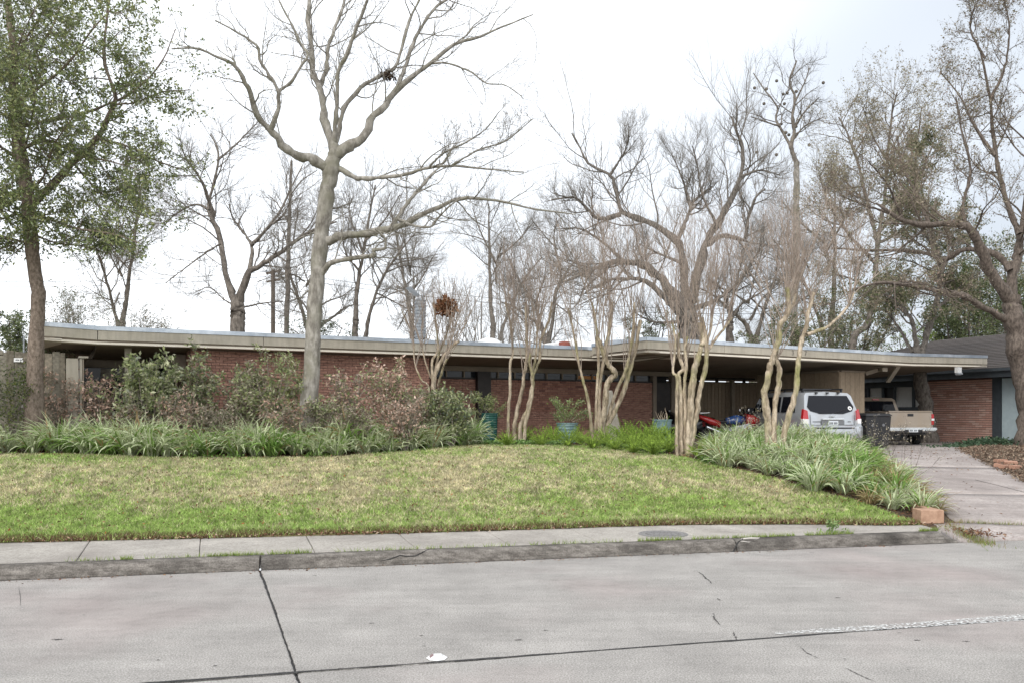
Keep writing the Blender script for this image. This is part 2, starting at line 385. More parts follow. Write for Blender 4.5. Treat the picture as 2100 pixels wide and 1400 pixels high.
# ---------------------------------------------------------------- terrain
ANG = math.radians(12.8)
SD, ND, SO = A(math.cos(ANG), math.sin(ANG)), A(-math.sin(ANG), math.cos(ANG)), A(0.0, 11.26)
def to_st(X, Y): X = np.asarray(X, float); Y = np.asarray(Y, float) - SO[1]; return X*SD[0]+Y*SD[1], X*ND[0]+Y*ND[1]
def from_st(s, t): return np.asarray(s)*SD[0]+np.asarray(t)*ND[0], SO[1]+np.asarray(s)*SD[1]+np.asarray(t)*ND[1]
def t_edge(s): return np.interp(s, [-30,-6.73,-2.16,3.15,4.8,6.3,6.9,40], [2.3,1.97,1.67,1.64,1.34,.86,.80,.80])
def drive_x0(Y): return np.interp(Y, [12,13.5,15,17,20,23,27,40], [6.75,7.05,7.55,8.2,8.8,8.6,6.1,6.1])
def drive_x1(Y): return np.interp(Y, [12,18.4,20.5,22.8,26,30], [11.6,11.05,11.66,12.3,13.6,16.5])
def z_drive(t): return np.interp(t, [0,.9,8.9,11,40], [0.0,.15,.80,.84,.84])
def z_lawn(tau): return np.interp(tau, [-.5,0,1,2,3,4,5,6,8,60], [.17,.185,.37,.58,.79,.97,1.09,1.17,1.2,1.2])
def terr(X, Y):
    s, t = to_st(X, Y); w = sstep(-1.5, .0, np.asarray(X) - drive_x0(Y))
    zd = z_drive(t) + .06 * sstep(0, .6, np.asarray(X) - drive_x1(Y))
    return z_lawn(t - t_edge(s)) * (1 - w) + zd * w
def hit(x, y):
    lo = None
    for d in np.arange(12.2, 60, .02):
        X = (x - 1050) / F * d; z = EYE + (HZ - y) / F * d
        if z <= terr(X, d): return A(X, d, float(terr(X, d)))
    return px(x, y, 45)
def G(x, y, z=0.0):
    d = (EYE - z) * F / (y - HZ); return A((x - 1050) / F * d, d, z)
_vg = np.random.default_rng(3).random((8, 64, 64))
def vnoise(x, y, sc, k=0):
    x = np.asarray(x) / sc + 100.3; y = np.asarray(y) / sc + 100.7
    i, j = np.floor(x).astype(int), np.floor(y).astype(int); u, v = x - i, y - j
    u, v = u*u*(3-2*u), v*v*(3-2*v); g = _vg[k]
    a, b, c, d = g[i % 64, j % 64], g[(i+1) % 64, j % 64], g[i % 64, (j+1) % 64], g[(i+1) % 64, (j+1) % 64]
    return (a*(1-u)+b*u)*(1-v) + (c*(1-u)+d*u)*v

BED_PX = [(-260,928),(-60,930),(100,932),(300,940),(530,939),(700,937),(850,928),(970,913),(1100,913),(1250,919),(1380,934),(1480,958),(1600,985),(1700,1014),(1800,1043),(1885,1074)]
_b = np.array([hit(x, y) for x, y in BED_PX]); _bs, _bt = to_st(_b[:, 0], _b[:, 1]); _btau = _bt - t_edge(_bs)
_o = np.argsort(_bs); BS, BT = _bs[_o], _btau[_o]
def tau_bed(s): return np.interp(s, BS, BT, right=-.2)

# ground sheet in street coordinates, reaching the horizon
sl = np.concatenate([[-1500,-600,-250,-120,-70,-45], np.arange(-30,-12,1.5), np.arange(-12,16,.3), np.arange(16,34,1.5), [40,60,100,200,500,1500]])
ta = np.concatenate([[-.02,.0,.06,.15], np.arange(.3,9,.25), np.arange(9,30,1.0), [34,40,60,100,200,500,1600]])
Sg, Tg = np.meshgrid(sl, ta, indexing='ij')
Xg, Yg = from_st(Sg, Tg + t_edge(Sg)); Zg = terr(Xg, Yg)
inside = (Xg > drive_x0(Yg) + .15) & (Xg < drive_x1(Yg) - .15) & (Yg < 33)
Zg = Zg - .06 * inside; Zg[:, 0] = -.05
Zg += .03 * (vnoise(Xg, Yg, .9) - .5) * (Tg > .3) * ~inside
ns, nt_ = Sg.shape
ii, jj = np.meshgrid(np.arange(ns-1), np.arange(nt_-1), indexing='ij'); q0 = (ii*nt_+jj).ravel()
Fg = np.stack([q0, q0+nt_, q0+nt_+1, q0+1], -1)
Sc, Tc = (Sg[:-1,:-1]+Sg[1:,1:]).ravel()/2, (Tg[:-1,:-1]+Tg[1:,1:]).ravel()/2
fm = ((Tc > tau_bed(Sc)) & (Tc < 30)).astype(int)
me = np_mesh("ground", np.stack([Xg, Yg, Zg], -1).reshape(-1, 3), [Fg], [M['soil'], M['mulch']], True, fmat=fm)
tag(link("ground", me), kind="structure")
# verge on the viewer's side of the street
x0, y0 = from_st([-300, 300, 300, -300], [-9.6, -9.6, -300, -300])
tag(link("verge", np_mesh("verge", np.stack([x0, y0, np.full(4, .02)], -1), [np.array([[0,1,2,3]])], M['soil'])), kind="structure")

# ---------------------------------------------------------------- street
street = tag(link("street", np_mesh("street", np.stack([*from_st([-200,200,200,-200],[.1,.1,-9.6,-9.6]), np.full(4,-.02)], -1), [np.array([[3,2,1,0]])], M['tar'])), kind="structure")
J0, J1 = G(330,1400)[:2], G(2100,1268)[:2]; JD = (J1-J0)/np.linalg.norm(J1-J0)
T0, T1 = G(533,1169)[:2], G(612,1393)[:2]; TD = (T1-T0)/np.linalg.norm(T1-T0)
def isect(p, d, q, e):
    k = np.linalg.solve(np.array([d, -e]).T, q - p); return p + d * k[0]
gut = (from_st(0, 0.0)[0], from_st(0, 0.0)[1]); gutp = A(*gut)
far = A(*from_st(0, -9.4))
offs = [-40, -26, -13.2, 0, 14.5, 29, 44]
def jag(P, amp, step=.06):
    out = []; n = len(P)
    for i in range(n):
        a, b = P[i], P[(i+1) % n]; m = max(1, int(min(np.linalg.norm(b-a), 30)/step))
        nrm = A(-(b-a)[1], (b-a)[0]); nrm = nrm/(np.linalg.norm(nrm)+1e-9)
        w = np.cumsum(rng.normal(size=m))*.25; w -= np.linspace(0, w[-1], m)
        for k in range(m): out.append(a+(b-a)*k/m + nrm*amp*np.clip(w[k]+rng.normal()*.5,-2,2)*(k>0))
    return out
def inset(P, d):
    c = sum(P)/len(P); out = []; n = len(P)
    for i in range(n):
        p, a, b = P[i], P[i-1], P[(i+1) % n]
        u, v = (p-a)/np.linalg.norm(p-a), (b-p)/np.linalg.norm(b-p)
        m = A(-u[1]-v[1], u[0]+v[0]); m /= np.linalg.norm(m)+1e-9
        if np.dot(m, c-p) < 0: m = -m
        out.append(p+m*d*1.2)
    return out
def slab(name, P, z, th, mat, parent, amp=.004, gap=.012, bev=.012, tilt=0):
    P = [np.asarray(p[:2], float) for p in P]
    area = sum(P[i][0]*P[(i+1)%len(P)][1]-P[(i+1)%len(P)][0]*P[i][1] for i in range(len(P)))
    if area < 0: P = P[::-1]
    Q = jag(inset(P, gap), amp); n = len(Q); c = sum(Q)/n
    I = [q+(c-q)/np.linalg.norm(c-q)*bev for q in Q]
    tz = [z + tilt*((q[0]-c[0])*.8+(q[1]-c[1])*.3) for q in Q]
    V = [(*q, z-th) for q in Q] + [(*q, t-bev*.7) for q, t in zip(Q, tz)] + [(*q, t) for q, t in zip(I, tz)]
    Fs = [tuple(range(2*n, 3*n))]
    for i in range(n):
        k = (i+1) % n; Fs += [(i,k,n+k,n+i),(n+i,n+k,2*n+k,2*n+i)]
    return MB().add(V, Fs).build(name, mat, parent)
for a, b in zip(offs[:-1], offs[1:]):
    pa, pb = T0 + SD*a, T0 + SD*b
    for (q, e), (r, g_) in (((gutp, SD), (J0, JD)), ((J0, JD), (far, SD))):
        slab("slab", [isect(pa, TD, q, e), isect(pb, TD, q, e), isect(pb, TD, r, g_), isect(pa, TD, r, g_)], 0, .1, M['road'], street, .006, .016)
def flat_strip(name, pts, w, mat, parent, z=.004, wob=.35):
    P = spline([p[:2] for p in pts], len(pts)*6); n = len(P); V = []
    for i in range(n):
        t = P[min(i+1,n-1)]-P[max(i-1,0)]; t /= np.linalg.norm(t)+1e-9; m = A(-t[1], t[0])
        k = w*(1-.85*abs(2*i/(n-1)-1)**2)*(1+wob*rng.normal()); o = m*wob*w*rng.normal()
        V += [(*(P[i]+o-m*k/2), z), (*(P[i]+o+m*k/2), z)]
    return MB().add(V, [(2*i,2*i+1,2*i+3,2*i+2) for i in range(n-1)]).build(name, mat, parent)
_n = 260; _L = np.linspace(-14, 16, _n); V = []; _wd = .030+.008*np.sin(_L*3.1)+.010*rng.normal(size=_n); _of = .008*np.cumsum(rng.normal(size=_n))*.3
_of -= np.linspace(_of[0], _of[-1], _n); _jn = A(-JD[1], JD[0])
for l, wd, of in zip(_L, np.clip(_wd, .012, .06), np.clip(_of, -.02, .02)):
    p = J0+JD*l; V += [(*(p+_jn*(of-wd/2)), .0035), (*(p+_jn*(of+wd/2)), .0035)]
MB().add(V, [(2*i, 2*i+1, 2*i+3, 2*i+2) for i in range(_n-1)]).build("joint_sealant", M['tar'], street)
for pts, w in (([(1432,1172),(1448,1184),(1460,1196)],.03), ([(1470,1226),(1478,1231)],.018), ([(1463,1256),(1467,1270),(1478,1281)],.02), ([(1504,1294),(1507,1304),(1511,1313)],.016),
               ([(1640,1325),(1655,1338),(1680,1350)],.014), ([(1735,1370),(1760,1382),(1795,1398)],.014), ([(38,1200),(41,1220),(42,1242)],.007)):
    flat_strip("crack", [G(x, y) for x, y in pts], w*.7, M['crackm'], street)
for x, y, w in ((105,1311,.05),(1055,1312,.035),(860,1303,.02),(1660,1132,.03),(640,1180,.03),(1975,1315,.03)):
    p = G(x, y); flat_strip("stain", [p, p+A(w,.01,0), p+A(2*w,.0,0)], w*.6, M['crackm'], street)
for i in range(16):
    p = G(rng.uniform(60, 2060), rng.uniform(1190, 1390)); w = rng.uniform(.012, .03); flat_strip("stain", [p, p+A(w,.01,0), p+A(2*w,.0,0)], w*.7, M['crackm'], street)
top = [G(x, y) for x, y in ((1590,1297),(1680,1289),(1760,1284),(1900,1274),(2100,1259),(2400,1237))]
bot = [G(x, y) for x, y in ((1590,1300),(1680,1297),(1760,1294),(1900,1285),(2100,1272),(2400,1251))]
V = [(*p[:2], .005) for p in top] + [(*p[:2], .005) for p in bot]
MB().add(V, [(i, i+1, i+7, i+6) for i in range(5)]).build("painted_line", M['paint'], street)

_g = np.arange(-12, 7.0, .05); _wg = np.clip(.02+.012*np.cumsum(rng.normal(size=len(_g)))*.25, .006, .05); V = []
for s_, w_ in zip(_g, _wg): V += [(*from_st(s_, .004), .004), (*from_st(s_, -w_), .004)]
MB().add(V, [(2*i, 2*i+1, 2*i+3, 2*i+2) for i in range(len(_g)-1)]).build("gutter_dirt", M['crackm'], street)
# kerb
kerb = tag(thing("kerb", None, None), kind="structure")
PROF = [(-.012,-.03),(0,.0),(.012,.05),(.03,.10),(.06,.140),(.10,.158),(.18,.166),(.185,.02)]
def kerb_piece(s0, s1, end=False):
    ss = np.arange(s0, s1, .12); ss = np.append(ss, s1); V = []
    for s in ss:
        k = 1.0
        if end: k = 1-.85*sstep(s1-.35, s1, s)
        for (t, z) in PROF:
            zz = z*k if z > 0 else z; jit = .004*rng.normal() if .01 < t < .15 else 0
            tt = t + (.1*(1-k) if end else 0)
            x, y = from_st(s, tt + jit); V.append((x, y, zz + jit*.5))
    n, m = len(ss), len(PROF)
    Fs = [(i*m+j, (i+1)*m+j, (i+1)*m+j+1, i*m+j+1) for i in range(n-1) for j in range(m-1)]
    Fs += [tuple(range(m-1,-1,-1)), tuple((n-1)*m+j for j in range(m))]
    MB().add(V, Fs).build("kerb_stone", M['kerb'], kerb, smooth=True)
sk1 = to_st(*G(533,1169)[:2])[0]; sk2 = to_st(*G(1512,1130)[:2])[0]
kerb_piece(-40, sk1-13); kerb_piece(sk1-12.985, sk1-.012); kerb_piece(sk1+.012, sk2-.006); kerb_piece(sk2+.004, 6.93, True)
def kerb_pt(s, u, off=.004):
    t = np.interp(u, np.linspace(0,1,7), [p[0] for p in PROF[:7]]); z = np.interp(u, np.linspace(0,1,7), [p[1] for p in PROF[:7]])
    x, y = from_st(s, t-off); return (float(x), float(y), float(z+off))
MB().tube([kerb_pt(sk2+a, u) for a, u in ((-.08,.05),(-.03,.3),(.0,.45),(.05,.62),(.12,.75),(.18,.98))], [.012,.01,.009,.008,.007,.005], 5).build("crack", M['tar'], kerb)
sc = to_st(*G(800,1155)[:2])[0]
for pl in ([(-.12,.35),(.0,.42),(.12,.55),(.2,.5),(.32,.5),(.43,.7),(.52,.95)], [(.0,.42),(.08,.5),(.12,.55)]):
    MB().tube([kerb_pt(sc+a, u) for a, u in pl], [.003]+[.0075]*(len(pl)-2)+[.003], 5).build("crack", M['tar'], kerb)
pa = [(.07,.62),(.14,.9),(.30,.97),(.42,.88),(.33,.7),(.2,.55)]
MB().add([kerb_pt(sk2+a, u, .006) for a, u in pa], [tuple(range(6))]).build("chipped_patch", M['patch'], kerb)

# sidewalk slabs
walk = tag(thing("sidewalk", None, None), kind="structure")
jts = [((186,1107),(163,1145)),((413,1101),(413,1135)),((628,1098),(646,1128)),((818,1096),(853,1122)),((1005,1093),(1048,1118)),((1172,1085),(1225,1108)),((1380,1079),(1445,1101)),((1613,1075),(1680,1091))]
cut = []
for (a, b) in jts:
    cut.append((to_st(*G(*a,.166)[:2])[0], to_st(*G(*b,.166)[:2])[0]))
while cut[0][0] > -30: cut.insert(0, (cut[0][0]-1.55, cut[0][1]-1.55))
cut.append((6.86, 6.72))
for (a0, b0), (a1, b1) in zip(cut[:-1], cut[1:]):
    sb = np.linspace(a0, a1, 5)
    P = [A(*from_st(b0, .192)), A(*from_st(b1, .192))] + [A(*from_st(s, t_edge(s)+.01)) for s in sb[::-1]]
    slab("slab", P, .166+.004*rng.random(), .18, M['walk'], walk, .002, .006, .008)

# driveway
drive = tag(thing("driveway", None, None), kind="structure")
def drive_sheet(name, ya, yb, ny, nx=8):
    V = []
    for j in range(ny+1):
        for i in range(nx+1):
            f, g_ = j/ny, i/nx
            if ya is None:
                X = 6.78+(11.5-6.78)*g_; y0 = SO[1]+X*math.tan(ANG)+.012; Y = y0+(13.84-y0)*f
            else:
                Y = ya+(yb-ya)*f; X = drive_x0(Y)+(drive_x1(Y)-drive_x0(Y))*g_
                X += .03*rng.normal()*(i in (0, nx))
            t = to_st(X, Y)[1]; V.append((X, Y, float(z_drive(t))+.012))
    Fs = [(j*(nx+1)+i, j*(nx+1)+i+1, (j+1)*(nx+1)+i+1, (j+1)*(nx+1)+i) for j in range(ny) for i in range(nx)]
    o = MB().add(V, Fs).build(name, M['drive'], drive, smooth=True)
    sm = o.modifiers.new("thickness", 'SOLIDIFY'); sm.thickness = .08; sm.offset = -1
drive_sheet("apron", None, None, 6)
for a, b in ((13.87,16.7),(16.715,20.55),(20.575,25.0),(25.02,33.0)): drive_sheet("slab", a, b, max(4, int((b-a)/.4)))
def dpt(x, y):
    p = hit(x, y); return A(p[0], p[1], p[2]+.02)
for pts, w in (([(2000,985),(2050,997),(2100,1010)],.018), ):
    P = [dpt(*q) for q in pts]; b_ = MB().tube(P, [w/5]*3, 5); b_.build("crack", M['crackm'], drive)

# ---------------------------------------------------------------- lawn grass (nobody could count it)
def scatter_lawn(n, s0=-9.5, s1=7.2, t1=9):
    s = rng.uniform(s0, s1, n); t = t1*rng.random(n)**1.25; t = t-.07; k = (t < tau_bed(s)+.08) & (t > -.07*vnoise(s, t, .18, 2)**.7*(vnoise(s, t, .9, 5) > .3))
    s, t = s[k], t[k]; X, Y = from_st(s, t+t_edge(s)); keep = X < drive_x0(Y)-.1
    return s[keep], t[keep], X[keep], Y[keep]
s, t, X, Y = scatter_lawn(520000)
n = len(X); Z = terr(X, Y) + .03*(vnoise(X, Y, .9)-.5)*(t > .3)
h = rng.uniform(.025, .065, n)*(1+.3*(t < .3)); a = rng.uniform(0, 6.283, n); w = rng.uniform(.0045, .009, n)*(1+t*.12)
lean = rng.normal(size=(n, 2))*.6*h[:, None]
B = np.stack([X, Y, Z-.004], -1); ca, sa = np.cos(a)*w, np.sin(a)*w
V = np.empty((n, 3, 3)); V[:, 0] = B; V[:, 0, 0] -= ca; V[:, 0, 1] -= sa; V[:, 1] = B; V[:, 1, 0] += ca; V[:, 1, 1] += sa
V[:, 2] = B; V[:, 2, :2] += lean; V[:, 2, 2] += h
big, mid, fine = vnoise(X, Y, 2.6, 1), vnoise(X, Y, .8, 2), vnoise(X, Y, .22, 4)
backgreen = np.exp(-((tau_bed(s)-t)/.7)**2)*sstep(.5, 2.2, s)
pg = .80 - .56*sstep(.7, 2.3, t) + .35*backgreen + .6*(big-.5) + .55*(mid-.5) + .6*(fine-.5)
pg += .12*sstep(-8, -4, -s)
isg = rng.random(n) < np.clip(pg, .06, .95)
gr = A(.25,.39,.085); gr2 = A(.42,.52,.18); tn = A(.72,.655,.44); tn2 = A(.52,.465,.285)
m1 = rng.random((n, 1))
col = np.where(isg[:, None], gr*(1-m1)+gr2*m1, tn*(1-m1)+tn2*m1)*rng.uniform(.6, 1.3, (n, 1))
cl = vnoise(X, Y, .055, 3)*.6+vnoise(X, Y, .13, 6)*.4; col = col*(.45+1.1*cl)[:, None]
edge = (t < .16)[:, None] & (rng.random((n, 1)) < .6); col = np.where(edge, A(.19,.125,.07)*rng.uniform(.5, 1.2, (n, 1)), col)
me = np_mesh("lawn_grass", V.reshape(-1, 3), [np.arange(3*n).reshape(-1, 3)], M['blade'], col=np.repeat(col, 3, 0))
tag(link("lawn_grass", me), "short mown lawn, green near the sidewalk and straw coloured farther back", "grass", kind="stuff")

def leaf_cloud(P, size, cols, cvar=.2, nrm=None, flat=0.0, g=rng, aspect=.45, fold=.25):
    """diamond leaves at P: returns V, F, col"""
    n = len(P); sz = np.broadcast_to(np.asarray(size, float), (n,)) * g.uniform(.65, 1.3, n)
    d = g.normal(size=(n, 3)); d[:, 2] *= (1-flat); d = unit(d)
    u = g.normal(size=(n, 3)); u[:, 2] += 3*flat; u = unit(u-(u*d).sum(1, keepdims=True)*d); sd = np.cross(d, u)
    L = sz[:, None]
    V = np.empty((n, 4, 3)); V[:, 0] = P; V[:, 1] = P+d*L*.5+sd*L*aspect*.5+u*L*fold*.3; V[:, 2] = P+d*L; V[:, 3] = P+d*L*.5-sd*L*aspect*.5+u*L*fold*.3
    i = np.arange(n)*4; Fq = np.concatenate([np.stack([i, i+1, i+2], -1), np.stack([i, i+2, i+3], -1)])
    cols = np.asarray(cols, float); c = cols[g.integers(0, len(cols), n)]*g.uniform(1-cvar, 1+cvar, (n, 1))
    return V.reshape(-1, 3), Fq, np.repeat(c, 4, 0)
def leaves_obj(name, P, size, cols, mat, parent=None, **k):
    V, Fq, c = leaf_cloud(P, size, cols, **k)
    return link(name, np_mesh(name, V, [Fq], mat, col=c), parent)
BROWN = [(.13,.07,.04),(.20,.11,.06),(.09,.05,.035),(.26,.16,.09),(.16,.075,.05)]
s, t, X, Y = scatter_lawn(5500)
leaves_obj("fallen_leaves", np.stack([X, Y, terr(X, Y)+.035], -1), .05, BROWN+[(.3,.12,.05)], M['litter'], flat=.6)
tag(bpy.data.objects["fallen_leaves"], "scattered brown leaves lying on the lawn", "leaves", kind="stuff")
n = 6500; s = rng.uniform(-10, 6.9, n); t = t_edge(s)+rng.normal(size=n)*.05+.01; X, Y = from_st(s, t)
k = rng.random(n) < .35+.8*vnoise(s, t, .5, 5); X, Y, s = X[k], Y[k], s[k]
o = leaves_obj("edge_litter", np.stack([X, Y, .185+.03*rng.random(len(X))], -1), .045, BROWN+[(.42,.30,.20),(.35,.2,.15),(.5,.38,.28)], M['litter'], flat=.5)
tag(o, "dry leaf litter along the line where lawn meets sidewalk", "leaves", kind="stuff")
n = 420; s = rng.uniform(-10, 6.9, n); X, Y = from_st(s, -.03-rng.gamma(1.2, .05, n)); k = vnoise(s, s*0, .6, 3) > .42
o = leaves_obj("gutter_leaves", np.stack([X[k], Y[k], np.full(k.sum(), .006)], -1), .035, BROWN+[(.3,.25,.2)], M['litter'], flat=.8)
tag(o, "bits of leaf and grit lying in the gutter", "leaves", kind="stuff")
# weeds in the joint behind the kerb
pts = []
for x0, x1, y, dens in ((140,240,1145,22),(250,275,1139,30),(300,420,1136,26),(425,540,1131,120),(550,640,1129,80),(690,860,1123,50),(870,1060,1119,45),(1090,1280,1113,60),(1310,1400,1107,120),(1420,1500,1104,60),(1505,1640,1098,130),(1660,1760,1092,120),(1900,1940,1090,80)):
    m_ = int(dens*3.2); xs = rng.uniform(x0, x1, m_)
    base = [to_st(*G(x, np.interp(x, [0,700,1400,1935], [1151,1132,1106,1090]), .166)[:2])[0] for x in xs]
    pts.append(np.array(base))
s = np.concatenate(pts); X, Y = from_st(s, .19+.015*rng.normal(size=len(s))); n = len(s)
def tuft_mesh(name, X, Y, Z, hmin, hmax, cols, parent=None, wid=.004):
    n = len(X); h = rng.uniform(hmin, hmax, n)**1.0; a = rng.uniform(0, 6.283, n); w = wid*rng.uniform(.6, 1.3, n)
    V = np.empty((n, 3, 3)); B = np.stack([X, Y, Z], -1)
    V[:, 0] = B; V[:, 1] = B; V[:, 2] = B; V[:, 0, 0] -= np.cos(a)*w; V[:, 0, 1] -= np.sin(a)*w; V[:, 1, 0] += np.cos(a)*w; V[:, 1, 1] += np.sin(a)*w
    V[:, 2, :2] += rng.normal(size=(n, 2))*.5*h[:, None]; V[:, 2, 2] += h
    c = np.asarray(cols)[rng.integers(0, len(cols), n)]*rng.uniform(.7, 1.2, (n, 1))
    return link(name, np_mesh(name, V.reshape(-1, 3), [np.arange(3*n).reshape(-1, 3)], M['blade'], col=np.repeat(c, 3, 0)), parent)
o = tuft_mesh("joint_weeds", X, Y, np.full(n, .163), .015, .075, [(.24,.33,.07),(.32,.36,.13),(.18,.27,.05)])
tag(o, "small green weeds growing along the joint behind the kerb", "weeds", kind="stuff")
# weedy clump at the kerb end and along the apron joint
X = np.concatenate([rng.normal(7.0,.10,900), rng.uniform(7.1,9.6,500)]); Y = np.concatenate([rng.normal(13.1,.33,900), 13.855+.02*rng.normal(size=500)])
o = tuft_mesh("apron_weeds", X, Y, z_drive(to_st(X, Y)[1])+.005, .02, .10, [(.24,.30,.07),(.36,.33,.15),(.16,.22,.05),(.22,.13,.07)])
tag(o, "ragged weeds at the kerb end and along the apron joint", "weeds", kind="stuff")
o = leaves_obj("apron_litter", np.stack([rng.normal(7.1,.14,280), rng.normal(13.0,.28,280), np.full(280,.13)], -1), .05, BROWN, M['litter'], flat=.6)
tag(o, "dark leaf litter gathered at the end of the kerb", "leaves", kind="stuff")
# leaf litter under the neighbour's oaks
n = 34000; Y = rng.uniform(17.5, 33, n); X = drive_x1(Y)+rng.gamma(1.6, 1.3, n)-.15
k = ~((Y > 27) & (X < 15)); X, Y = X[k], Y[k]
o = leaves_obj("leaf_litter", np.stack([X, Y, terr(X, Y)+.02*rng.random(len(X))], -1), .065, [(.20,.15,.11),(.28,.21,.155),(.14,.105,.08),(.34,.27,.20),(.22,.14,.10)], M['litter'], flat=.55)
tag(o, "thick brown leaf litter covering the ground before the brick neighbour house", "leaves", kind="stuff")
n = 2500; Y = rng.uniform(14.5, 26, n); X = rng.uniform(0, 1, n)*(drive_x1(Y)-drive_x0(Y))+drive_x0(Y); k = rng.random(n) < (.05+.5*sstep(20, 26, Y)); X, Y = X[k], Y[k]
o = leaves_obj("driveway_leaves", np.stack([X, Y, terr(X, Y)+.02], -1), .055, BROWN, M['litter'], flat=.8)
tag(o, "few loose brown leaves on the concrete driveway", "leaves", kind="stuff")
# ---------------------------------------------------------------- the long low house
K = .87
HR = math.radians(28.5); HH, HB = A(math.cos(HR), math.sin(HR)), A(-math.sin(HR), math.cos(HR)); HO = A(-4.9, 24.5)*K
house = thing("house", "long low brick house with flat tan fascia roof and open carport", "house", (HO[0], HO[1], 0), HR)
def toH(p):
    q = A(p[0], p[1])-HO; return (float(q @ HH), float(q @ HB), float(p[2]))
class HBx(MB):   # boxes given in unscaled house units, height above the eye
    def b(s, u0, u1, v0, v1, e0, e1): return s.box(u0*K, u1*K, v0*K, v1*K, EYE+e0*K, EYE+e1*K)
def ze_main(u): return np.interp(u, [-7.6,-6.3,10.15], [1.765,1.715,1.742])
def ze_cp(u): return np.interp(u, [8.4,20.75,25.3], [1.82,1.735,1.80])
def hz(e): return EYE+e*K
def eave_run(path, zf, parent):
    """fascia build-up along a polyline of (u,v): lip, recess, board, metal edge; each board its own part"""
    for (a, b) in zip(path[:-1], path[1:]):
        a, b = A(*a), A(*b); d = (b-a)/np.linalg.norm(b-a); o = A(d[1], -d[0])   # outward = right of travel
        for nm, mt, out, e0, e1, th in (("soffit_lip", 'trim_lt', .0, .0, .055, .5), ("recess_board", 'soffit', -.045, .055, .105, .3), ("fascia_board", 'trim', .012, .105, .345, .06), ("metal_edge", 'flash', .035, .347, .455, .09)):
            pts = []
            for e in (0, 1):
                for (p) in (a, b):
                    pass
            a_, b_ = (a+d*.008, b-d*.008) if nm == "fascia_board" and np.linalg.norm(b-a) < 8 else (a, b)
            q = [a_+o*out, b_+o*out, b_+o*(out-th), a_+o*(out-th)]
            za, zb = zf(a[0]), zf(b[0])
            P = [(*(q[0]*K), hz(za+e0)), (*(q[1]*K), hz(zb+e0)), (*(q[2]*K), hz(zb+e0)), (*(q[3]*K), hz(za+e0)),
                 (*(q[0]*K), hz(za+e1)), (*(q[1]*K), hz(zb+e1)), (*(q[2]*K), hz(zb+e1)), (*(q[3]*K), hz(za+e1))]
            MB().hexa(P).build(nm, M[mt], parent)
# roofs: underside + top as sloping slabs
roof = link("roof", None, house)
def roof_slab(name, quad, th, mat, parent):
    """quad: 4 (u,v,e) points of the underside"""
    P = [(u*K, v*K, hz(e)) for u, v, e in quad] + [(u*K, v*K, hz(e)+th) for u, v, e in quad]
    return MB().hexa(P).build(name, mat, parent)
SOF = -.085      # soffit falls towards the wall, per unit
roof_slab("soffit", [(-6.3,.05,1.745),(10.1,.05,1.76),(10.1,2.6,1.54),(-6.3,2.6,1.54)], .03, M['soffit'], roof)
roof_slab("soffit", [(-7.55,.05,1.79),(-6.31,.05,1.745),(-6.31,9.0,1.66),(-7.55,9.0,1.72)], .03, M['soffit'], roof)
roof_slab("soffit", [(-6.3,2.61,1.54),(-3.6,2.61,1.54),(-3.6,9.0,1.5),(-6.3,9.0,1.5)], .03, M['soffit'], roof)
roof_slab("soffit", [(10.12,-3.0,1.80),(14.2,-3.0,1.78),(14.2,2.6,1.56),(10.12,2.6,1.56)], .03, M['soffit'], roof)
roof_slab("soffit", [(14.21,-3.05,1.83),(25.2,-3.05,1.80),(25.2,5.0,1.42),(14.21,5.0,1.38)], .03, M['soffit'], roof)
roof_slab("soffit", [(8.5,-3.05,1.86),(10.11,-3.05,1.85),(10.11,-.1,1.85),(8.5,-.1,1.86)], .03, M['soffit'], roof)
roof_slab("roof_deck", [(-7.5,.1,2.05),(10.1,.1,2.06),(10.1,13,2.0),(-7.5,13,2.0)], .06, M['roof'], roof)
roof_slab("roof_deck", [(10.2,-3.0,2.12),(25.2,-3.0,2.1),(25.2,6.0,1.9),(10.2,6.0,1.9)], .06, M['roof'], roof)
eave_run([(-7.6,9.0),(-7.6,0),(-6.3,0),(-2.2,0),(2.6,0),(6.9,0),(10.15,0)], ze_main, roof)
def ret_z(u): return 1.742
eave_run([(10.15,0),(10.15,-3.0)][::1], ret_z, roof)
eave_run([(8.5,-.2),(8.5,-3.13),(11.6,-3.13),(14.9,-3.13),(18.0,-3.13),(20.75,-3.13),(25.3,-3.13),(25.3,6.0)], ze_cp, roof)
# house number on the carport fascia (the first figure hides behind a trunk)
def on_cp(u, e, out=.02): return A(u*K, (-3.13-out)*K, hz(e))
def txt(name, body, size, mat, parent, loc, rot, ext=.004):
    cu = bpy.data.curves.new(name, 'FONT'); cu.body = body; cu.size = size; cu.extrude = ext; cu.align_x = 'CENTER'; cu.align_y = 'CENTER'
    tmp = bpy.data.objects.new("tmp", cu); C.objects.link(tmp)
    dg = bpy.context.evaluated_depsgraph_get(); dg.update()
    me = bpy.data.meshes.new_from_object(tmp.evaluated_get(dg)); bpy.data.objects.remove(tmp)
    me.materials.clear(); me.materials.append(mat); return link(name, me, parent, loc, rot)
M['num'] = pmat('number_figures', (.17,.155,.13), .6)
for i, ch in enumerate("377"):
    txt("number_figure", ch, .20, M['num'], roof, on_cp(14.62+i*.30, ze_cp(14.6)+.225), (math.pi/2, 0, 0))

# walls
FLOOR = -1.3        # wall foot below the eye (house units)
w = link("wall", None, house)
def hbox(name, mat, parent, *a, bevel=0): return HBx().b(*a).build(name, mat, parent, bevel=bevel)
# brick wing
hbox("backing", M['mortar'], w, -4.02, 2.93, .512, .75, FLOOR, 1.735)
hbox("side_wall", M['brick_all'], w, 2.70, 2.935, .76, 2.2, FLOOR, 1.70)
hbox("side_wall", M['brick_all'], w, -4.025, -3.8, .76, 4.0, FLOOR, 1.70)
